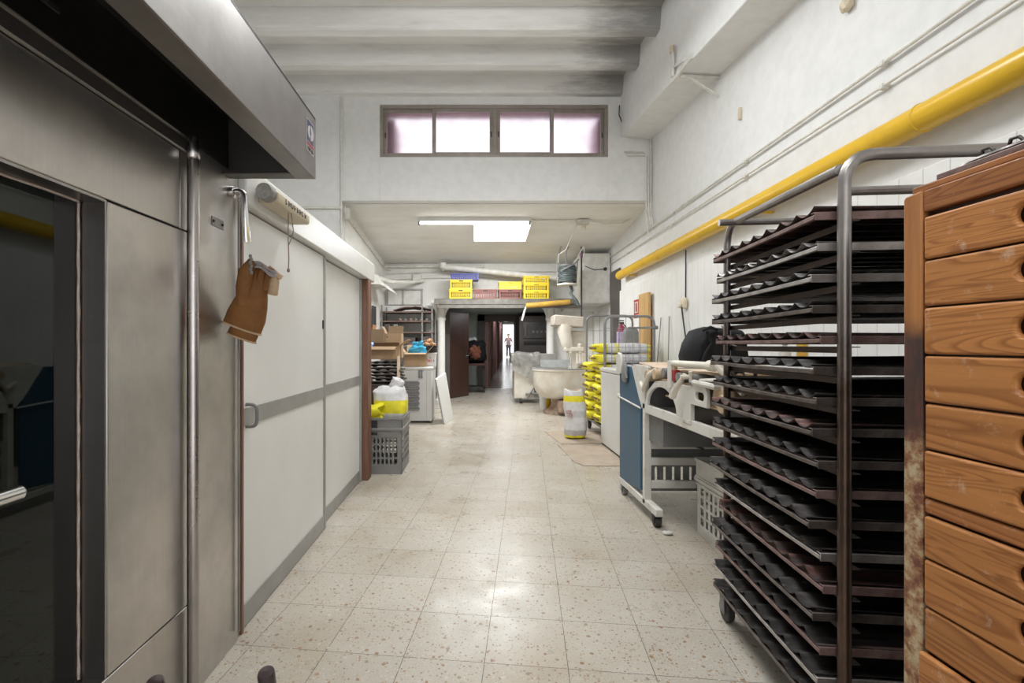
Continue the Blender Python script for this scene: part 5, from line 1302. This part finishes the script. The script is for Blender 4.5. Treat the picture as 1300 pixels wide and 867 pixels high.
b = B(); box(b, 1.68, 2.05, 8.95, 9.10, 1.15, 1.23); cyl(b, (1.80, 9.0, 1.10), (1.80, 9.0, 1.27), .05, n=14); cyl(b, (1.98, 9.0, 1.10), (1.98, 9.0, 1.30), .045, n=14); obj('cross_head', b, CREAM, mx, bevel=.015)
b = B(); tube(b, [(1.79, 9.0, 1.12), (1.80, 8.98, .95), (1.81, 8.96, .74), (1.72, 8.9, .62), (1.55, 8.85, .58)], [.028, .026, .026, .024, .02], 10); tube(b, [(1.80, 8.97, .80), (1.9, 9.02, .68), (1.85, 9.1, .58)], .022, 8); obj('fork', b, CHROME, mx, smooth=60)
b = B()
for k in range(4): loft(b, [[Vector((1.93+.05*k+.028*math.cos(a), 8.98+.02*math.sin(a), z)) for a in [2*PI*q/8 for q in range(8)]] for z in (1.12, .98, .92)])
obj('hanging_cloth', b, CREAM, mx)
b = B(); box(b, 1.28, 2.0, 9.32, 9.36, .83, .98); obj('splash_guard', b, simple('scratched_acrylic', (.30, .32, .33), (.42, .44, .44), scale=5, r=.25), mx)

t = thing('white_bucket', 'white bucket with yellow label under the mixing bowl', 'bucket', (1.36, 9.2, 0))
b = B(); lathe(b, [(.10, 0), (.105, .01), (.125, .33), (.13, .335), (.13, .35), (.115, .35)], (1.38, 9.35, 0), 20); obj('bucket_body', b, FREEZERW, t)
b = B(); lathe(b, [(.1085, .04), (.126, .30)], (1.38, 9.35, 0), 20, cap=False)
bmesh.ops.delete(b, geom=[f for f in b.faces if f.calc_center_median().x < 1.375], context='FACES'); obj('yellow_label', b, YELLOWPIPE, t, solid=.002)
t = thing('dark_bucket', 'small dark bottle beside the white bucket under the mixing bowl', 'bottle', (1.62, 9.3, 0))
b = B(); lathe(b, [(.06, 0), (.065, .01), (.065, .26), (.03, .30), (.02, .33)], (1.66, 9.38, 0), 14); obj('bottle_body', b, GLOOM, t)
t = thing('standing_sack', 'open white paper sack with yellow bands standing on a cardboard sheet', 'sack', (1.36, 6.45, .02))
b = B(); n = 28
rings = []
for z, w, d in ((.025, .135, .10), (.05, .145, .115), (.16, .148, .12), (.3, .142, .118), (.42, .150, .12), (.52, .145, .118), (.60, .135, .11), (.66, .120, .10), (.665, .105, .085), (.60, .10, .08), (.54, .11, .09)):
    rings.append([Vector((1.355+.02*math.sin(z*7)+w*math.copysign(abs(math.cos(a))**.8, math.cos(a))*(1+.09*noise.noise(Vector((math.cos(a)*2, math.sin(a)*2, z*6)))), 6.48+d*math.copysign(abs(math.sin(a))**.8, math.sin(a))*(1+.09*noise.noise(Vector((math.cos(a)*2+5, math.sin(a)*2, z*6)))), z+.012*math.cos(a*2)*(z > .5))) for a in [2*PI*q/n for q in range(n)]])
loft(b, rings, cap=False); b.faces.new([b.verts[:][q] for q in range(n)]); obj('paper_sack', b, SACK_STANDING, t, smooth=60)
b = B(); pillow(b, (1.36, 6.48, .60), .20, .16, .10, .8, .35, 61); obj('crumpled_liner', b, BREADBROWN, t, smooth=60)
b = B()
for (x, z, s) in ((1.25, .38, .035), (1.27, .33, .03)): box(b, x-s, x+s, 6.352, 6.366, z-s*.6, z+s*.6)
obj('printed_mark', b, simple('red_sack_print', (.42, .2, .22), (.6, .5, .5), scale=40, r=.6), t)
def mat_sheet(label, pts, lift):
    b = B(); prism(b, pts, 'z', .001, .007)
    tag(obj('cardboard_sheet', b, CARDMAT, bevel=.002), label, 'cardboard')
mat_sheet('flattened cardboard sheet on the floor under the standing sack', [(1.02, 6.98), (1.10, 6.10), (1.62, 6.12), (1.85, 6.3), (1.9, 7.0)], 0)
mat_sheet('flattened cardboard sheet on the floor beside the white chest in front of the other sheet', [(1.05, 6.05), (1.075, 5.16), (1.14, 5.00), (1.60, 4.98), (1.60, 6.03)], 0)

t = thing('white_chest', 'plain white chest freezer standing end-on beside the blue machine panel', 'freezer', (1.95, 5.7, 0))
obj('chest_body', BX(1.62, 2.36, 5.28, 6.14, .02, .93), FREEZERW, t, bevel=.012, segs=3)
obj('chest_lid', BX(1.614, 2.37, 5.27, 6.15, .934, .985), FREEZERW, t, bevel=.012, segs=3)
obj('chest_plinth', BX(1.64, 2.34, 5.30, 6.12, 0, .02), BLACKSEAM, t)

# roll cage with flour sacks
CX0, CX1, CYF, CYB = 1.715, 2.37, 6.30, 7.32
rc = thing('roll_cage', 'grey wire roll cage holding the pile of yellow-ended flour sacks', 'cage', (2.04, 6.8, 0))
for y, x0, x1, h in ((CYF, CX0, CX1, 1.65), (CYB, CX0+.0, CX1+.05, 1.72)):
    b = B(); tube(b, round_path([(x0, y, .15), (x0, y, h), (x1, y, h), (x1, y, .15)], .12, 6), .016, 12); o = obj('end_frame', b, BRUSHGREY, rc, smooth=50)
    b = B()
    for k in range(1, 7): x = x0+(x1-x0)*k/7; tube(b, [(x, y, .18), (x, y, h)], .0035, 6)
    for z in (.45, .75, .98, 1.10, 1.24, 1.49): tube(b, [(x0, y-.004, z), (x1, y-.004, z)], .0035, 6)
    w = obj('wire_grid', b, BRUSHGREY, o); w['kind'] = 'stuff'
obj('base_tray', BX(CX0-.03, CX1+.03, CYF-.02, CYB+.02, .155, .19), BRUSHGREY, rc, bevel=.006)
b = B(); tube(b, [(CX1-.35, CYF-.01, 1.495), (CX1+.03, CYF-.01, 1.50)], .014, 10); lathe(b, [(.025, 0), (.025, .03)], (CX1+.01, CYF-.01, 1.50), 12, 'x'); obj('retaining_bar', b, BRUSHGREY, rc)
for x in (CX0+.03, CX1-.03):
    for y in (CYF+.05, CYB-.05):
        b = B(); cyl(b, (x-.018, y, .06), (x+.018, y, .06), .06, n=20); w = obj('caster', b, RUBBER, rc, bevel=.005)
        b = B(); box(b, x-.028, x-.02, y-.03, y+.03, .05, .155); box(b, x+.02, x+.028, y-.03, y+.03, .05, .155); obj('caster_fork', b, BRUSHGREY, w)
rr = random.Random(5)
sack0 = None
ordn = ['lowest', 'second from the bottom', 'third from the bottom', 'fourth from the bottom', 'fifth from the bottom', 'sixth from the bottom', 'seventh from the bottom', 'topmost']
def sack(x, y, z, lab, seed):
    t = thing('flour_sack', lab, 'sack', (x, y, z), rr.uniform(-.04, .04), 'flour sacks in the roll cage')
    b = B(); pillow(b, (0, 0, .066), .76, .43, .134, .45, .06, seed, 26, 12); obj('sack_body', b, SACK_PILE, t, local=True, smooth=60)
    b = B()
    for q in range(9): a = -.16+.04*q; box(b, -.385, -.374, a, a+.045, .052+.007*(q % 2), .074+.007*(q % 2))
    obj('stitched_end', b, simple('brown_stitch_%d' % seed, (.20, .12, .04), r=.8) if seed == 0 else bpy.data.materials['brown_stitch_0'], t, local=True)
for k in range(8):
    sack(2.03+rr.uniform(-.02, .02)-(.03 if k > 5 else 0), 6.56, .195+.138*k, 'yellow-ended flour sack, %s in the front pile in the cage' % ordn[k], k)
for k in range(6):
    sack(2.0+rr.uniform(-.02, .02), 7.03, .195+.140*k, 'yellow-ended flour sack, %s in the rear pile in the cage' % (ordn[k] if k < 5 else 'topmost'), 20+k)
b = B(); pillow(b, (2.28, 7.0, 1.28), .22, .2, .50, .5, .06, 71); tag(obj('grey_sack', b, BRUSHGREY, smooth=60), 'grey plastic sack standing on the flour sacks behind the cage front', 'sack')

# ------------------------------------------------------------------ back room
t = thing('brown_door', 'tall dark brown door leaf standing open in the rear opening', 'door', (-.4, 11.5, 0))
M = Matrix.Translation((-.70, 11.15, 0)) @ Matrix.Rotation(math.atan2(.80, .52), 4, 'Z')
b = B(); v = box(b, 0, .97, -.02, .02, .01, 2.06); bmesh.ops.transform(b, matrix=M, verts=b.verts[:]); obj('leaf', b, DARKBROWN, t, bevel=.004)
b = B(); tube(b, [(.90, -.03, 1.0), (.90, -.07, 1.0), (.80, -.07, 1.0)], .010, 8); box(b, .87, .93, -.028, -.02, .93, 1.10); bmesh.ops.transform(b, matrix=M, verts=b.verts[:]); obj('door_handle', b, CHROME, t)
b = B(); box(b, -.72, -.58, 11.0, 11.12, 0, 2.1); t = tag(obj('door_post', b, GLOOM, bevel=.01), 'dark post on the left of the open brown door', 'post')
t = thing('work_trolley', 'dark work trolley in the back room beside the open brown door', 'trolley', (-.05, 12.9, 0))
for x in (-.30, .22):
    for y in (12.7, 13.2):
        b = B(); box(b, x, x+.05, y, y+.05, 0, .72); obj('leg', b, RUBBER, t)
b = B(); box(b, -.35, .30, 12.65, 13.3, .72, .78); obj('top', b, simple('dark_red_top', (.12, .045, .035), r=.5), t, bevel=.005)
obj('lower_shelf', BX(-.30, .27, 12.7, 13.25, .12, .16), RUBBER, t)
t = thing('dark_jacket', 'dark jacket and red cloth heaped on the work trolley', 'jacket', (-.02, 12.95, .78))
b = B(); pillow(b, (0, 12.95, 1.08), .60, .5, .62, .7, .2, 81); obj('jacket_heap', b, BLACKFABRIC, t, smooth=60)
b = B(); pillow(b, (0, 12.70, 1.08), .30, .2, .34, .8, .4, 82); obj('red_cloth', b, simple('brick_red_cloth', (.24, .07, .04), (.30, .13, .08), scale=12, r=.8), t, smooth=60)
b = B(); pillow(b, (-.08, 13.05, 1.40), .26, .2, .14, .8, .3, 84); tag(obj('white_bag', b, WHITESACK, smooth=60), 'pale crumpled bag on top of the dark jacket', 'bag')
t = thing('deck_oven', 'tall dark metal oven in the back room beside the corridor', 'oven', (1.7, 13.5, 0))
obj('oven_body', BX(1.20, 2.35, 12.9, 13.9, 0, 2.06), GLOOM, t, bevel=.01)
b = B(); box(b, 1.30, 2.2, 12.87, 12.9, 1.45, 1.9); obj('oven_door', b, simple('dark_door_metal', (.13, .12, .115), (.085, .08, .075), scale=5, r=.35, m=.4), t, bevel=.01)
b = B(); box(b, 1.32, 2.18, 12.86, 12.9, 1.30, 1.37); obj('oven_slot', b, BLACKSEAM, t, bevel=.006)
b = B(); tube(b, [(1.36, 12.87, 1.5), (1.36, 12.82, 1.52), (1.36, 12.82, 1.8), (1.36, 12.87, 1.82)], .015, 8); obj('oven_handle', b, BRUSHGREY, t)
b = B()
for k in range(5): box(b, 1.55+.11*k, 1.60+.11*k, 12.855, 12.87, 1.60, 1.66)
obj('oven_knobs', b, BRUSHGREY, t)
t = thing('wrapped_machine', 'grey white machine on casters covered with a plastic sheet left of the mixer', 'machine', (1.1, 10.6, 0))
obj('machine_body', BX(.86, 1.30, 10.42, 11.0, .10, .84), CREAM, t, bevel=.02, segs=3)
obj('machine_top', BX(.80, 1.78, 10.35, 11.05, .86, 1.08), simple('grey_machine', (.34, .335, .31), (.25, .245, .23), scale=4, r=.5), t, bevel=.02)
b = B()
tube(b, [(1.05, 10.37, .10), (1.5, 10.30, .12), (1.55, 10.9, .12)], .02, 8); tube(b, [(1.1, 10.4, .2), (1.5, 10.34, .22)], .018, 8); tube(b, [(1.12, 10.35, .10), (1.35, 10.33, .45)], .018, 8); obj('tube_frame', b, BRUSHGREY, t)
for x, y in ((1.0, 10.36), (1.5, 10.32)):
    b = B(); cyl(b, (x-.03, y, .05), (x+.03, y, .05), .05, n=16); obj('caster', b, RUBBER, t, bevel=.005)
def drape(u, v):
    x = .79+.62*u; k = max(0, v-.42)/.58
    if v <= .42: y, z = 10.95-.62*v/.42, 1.10
    else: y, z = 10.32-.03*k, 1.10-.62*k*(.6+.5*u)
    return Vector((x+.015*noise.noise(Vector((u*5, v*7, 0))), y-.05*noise.noise(Vector((u*7, v*4, 3))), z+.045*noise.noise(Vector((u*6, v*6, 7)))))
b = B(); grid_surf(b, drape, 20, 20); tag(obj('plastic_sheet', b, PLASTICSHEET, smooth=180), 'creased clear plastic sheet draped over the grey white machine', 'plastic sheet')

# ------------------------------------------------------------------ person at the end of the corridor
px_, py_, fz_ = 2.36, 33.6, .372
per = None
def skin_mesh(name, joints, links, mat_, parent=None, sub=2):
    me = bpy.data.meshes.new(name); ids = {k: i for i, k in enumerate(joints)}
    off = Vector((px_, py_, fz_)) if parent is None else Vector((0, 0, 0))
    me.from_pydata([Vector(j[0]) for j in joints.values()], [(ids[a], ids[c]) for a, c in links], [])
    o = bpy.data.objects.new(name, me); C.objects.link(o); o.parent = parent
    if parent is None: o.location = off
    md = o.modifiers.new('skin', 'SKIN'); md.use_smooth_shade = True
    for i, j in enumerate(joints.values()):
        s = me.skin_vertices[0].data[i]; r = j[1]; s.radius = r if isinstance(r, tuple) else (r, r); s.use_root = (i == 0)
    sd = o.modifiers.new('smooth', 'SUBSURF'); sd.levels = sub; sd.render_levels = sub
    me.materials.append(mat_); return o
J = {'pelvis': ((0, 0, .92), (.15, .11)), 'waist': ((0, 0, 1.06), (.13, .10)), 'chest': ((0, -.01, 1.26), (.16, .11)), 'neck': ((0, 0, 1.42), .055), 'jaw': ((0, -.02, 1.50), (.07, .085)), 'head': ((0, -.01, 1.58), (.075, .09)), 'crown': ((0, 0, 1.655), (.05, .06)), 'nose': ((0, -.115, 1.535), .014)}
K = [('pelvis', 'waist'), ('waist', 'chest'), ('chest', 'neck'), ('neck', 'jaw'), ('jaw', 'head'), ('head', 'crown'), ('jaw', 'nose')]
for s, n_ in ((-1, 'l'), (1, 'r')):
    J.update({'sh'+n_: ((s*.17, 0, 1.37), .058), 'el'+n_: ((s*.27, .03, 1.10), .043), 'wr'+n_: ((s*.22, -.12, .93), .030), 'pa'+n_: ((s*.20, -.18, .87), (.04, .02)),
              'hip'+n_: ((s*.09, 0, .86), .095), 'kn'+n_: ((s*.10, -.02+s*.03, .48), .062), 'an'+n_: ((s*.10, .03+s*.05, .09), .042), 'to'+n_: ((s*.11, -.13+s*.05, .035), .035)})
    K += [('chest', 'sh'+n_), ('sh'+n_, 'el'+n_), ('el'+n_, 'wr'+n_), ('wr'+n_, 'pa'+n_), ('pelvis', 'hip'+n_), ('hip'+n_, 'kn'+n_), ('kn'+n_, 'an'+n_), ('an'+n_, 'to'+n_)]
    for q in range(4):
        J['f%s%d' % (n_, q)] = ((s*(.20+.012*(q-1.5)), -.215, .825-.004*q), .009); J['g%s%d' % (n_, q)] = ((s*(.195+.012*(q-1.5)), -.23, .79), .008)
        K += [('pa'+n_, 'f%s%d' % (n_, q)), ('f%s%d' % (n_, q), 'g%s%d' % (n_, q))]
    J['t'+n_] = ((s*.155, -.20, .86), .010); K.append(('pa'+n_, 't'+n_))
per = skin_mesh('person', J, K, SKIN); tag(per, 'person in pale shirt and dark trousers walking in the bright street doorway', 'person')
skin_mesh('shirt', {'chest': ((0, -.01, 1.26), (.185, .135)), 'waist': ((0, 0, 1.06), (.165, .13)), 'hem': ((0, 0, .88), (.175, .135)), 'col': ((0, 0, 1.41), .075), 'shl': ((-.17, 0, 1.36), .078), 'ell': ((-.265, .025, 1.12), .060), 'shr': ((.17, 0, 1.36), .078), 'elr': ((.265, .025, 1.12), .060)},
          [('chest', 'waist'), ('waist', 'hem'), ('chest', 'col'), ('chest', 'shl'), ('shl', 'ell'), ('chest', 'shr'), ('shr', 'elr')], SHIRT, per)
skin_mesh('trousers', {'p': ((0, 0, .90), (.165, .125)), 'hl': ((-.09, 0, .84), .108), 'kl': ((-.10, -.05, .48), .078), 'al': ((-.10, -.02, .10), .062), 'hr': ((.09, 0, .84), .108), 'kr': ((.10, .01, .48), .078), 'ar': ((.10, .08, .10), .062)},
          [('p', 'hl'), ('hl', 'kl'), ('kl', 'al'), ('p', 'hr'), ('hr', 'kr'), ('kr', 'ar')], TROUSERS, per)
skin_mesh('hair', {'a': ((0, .03, 1.60), (.085, .085)), 'b': ((0, .02, 1.66), (.07, .075)), 'c': ((0, .05, 1.52), (.07, .05))}, [('a', 'b'), ('a', 'c')], HAIR, per)
b = B(); pillow(b, (1.29, 3.19, .012), .07, .045, .024, .8, .2, 91, 12, 8)
tag(obj('dough_scrap', b, WHITEPLASTIC, smooth=60), 'small white scrap on the floor beside the front caster of the dough moulder', 'scrap')
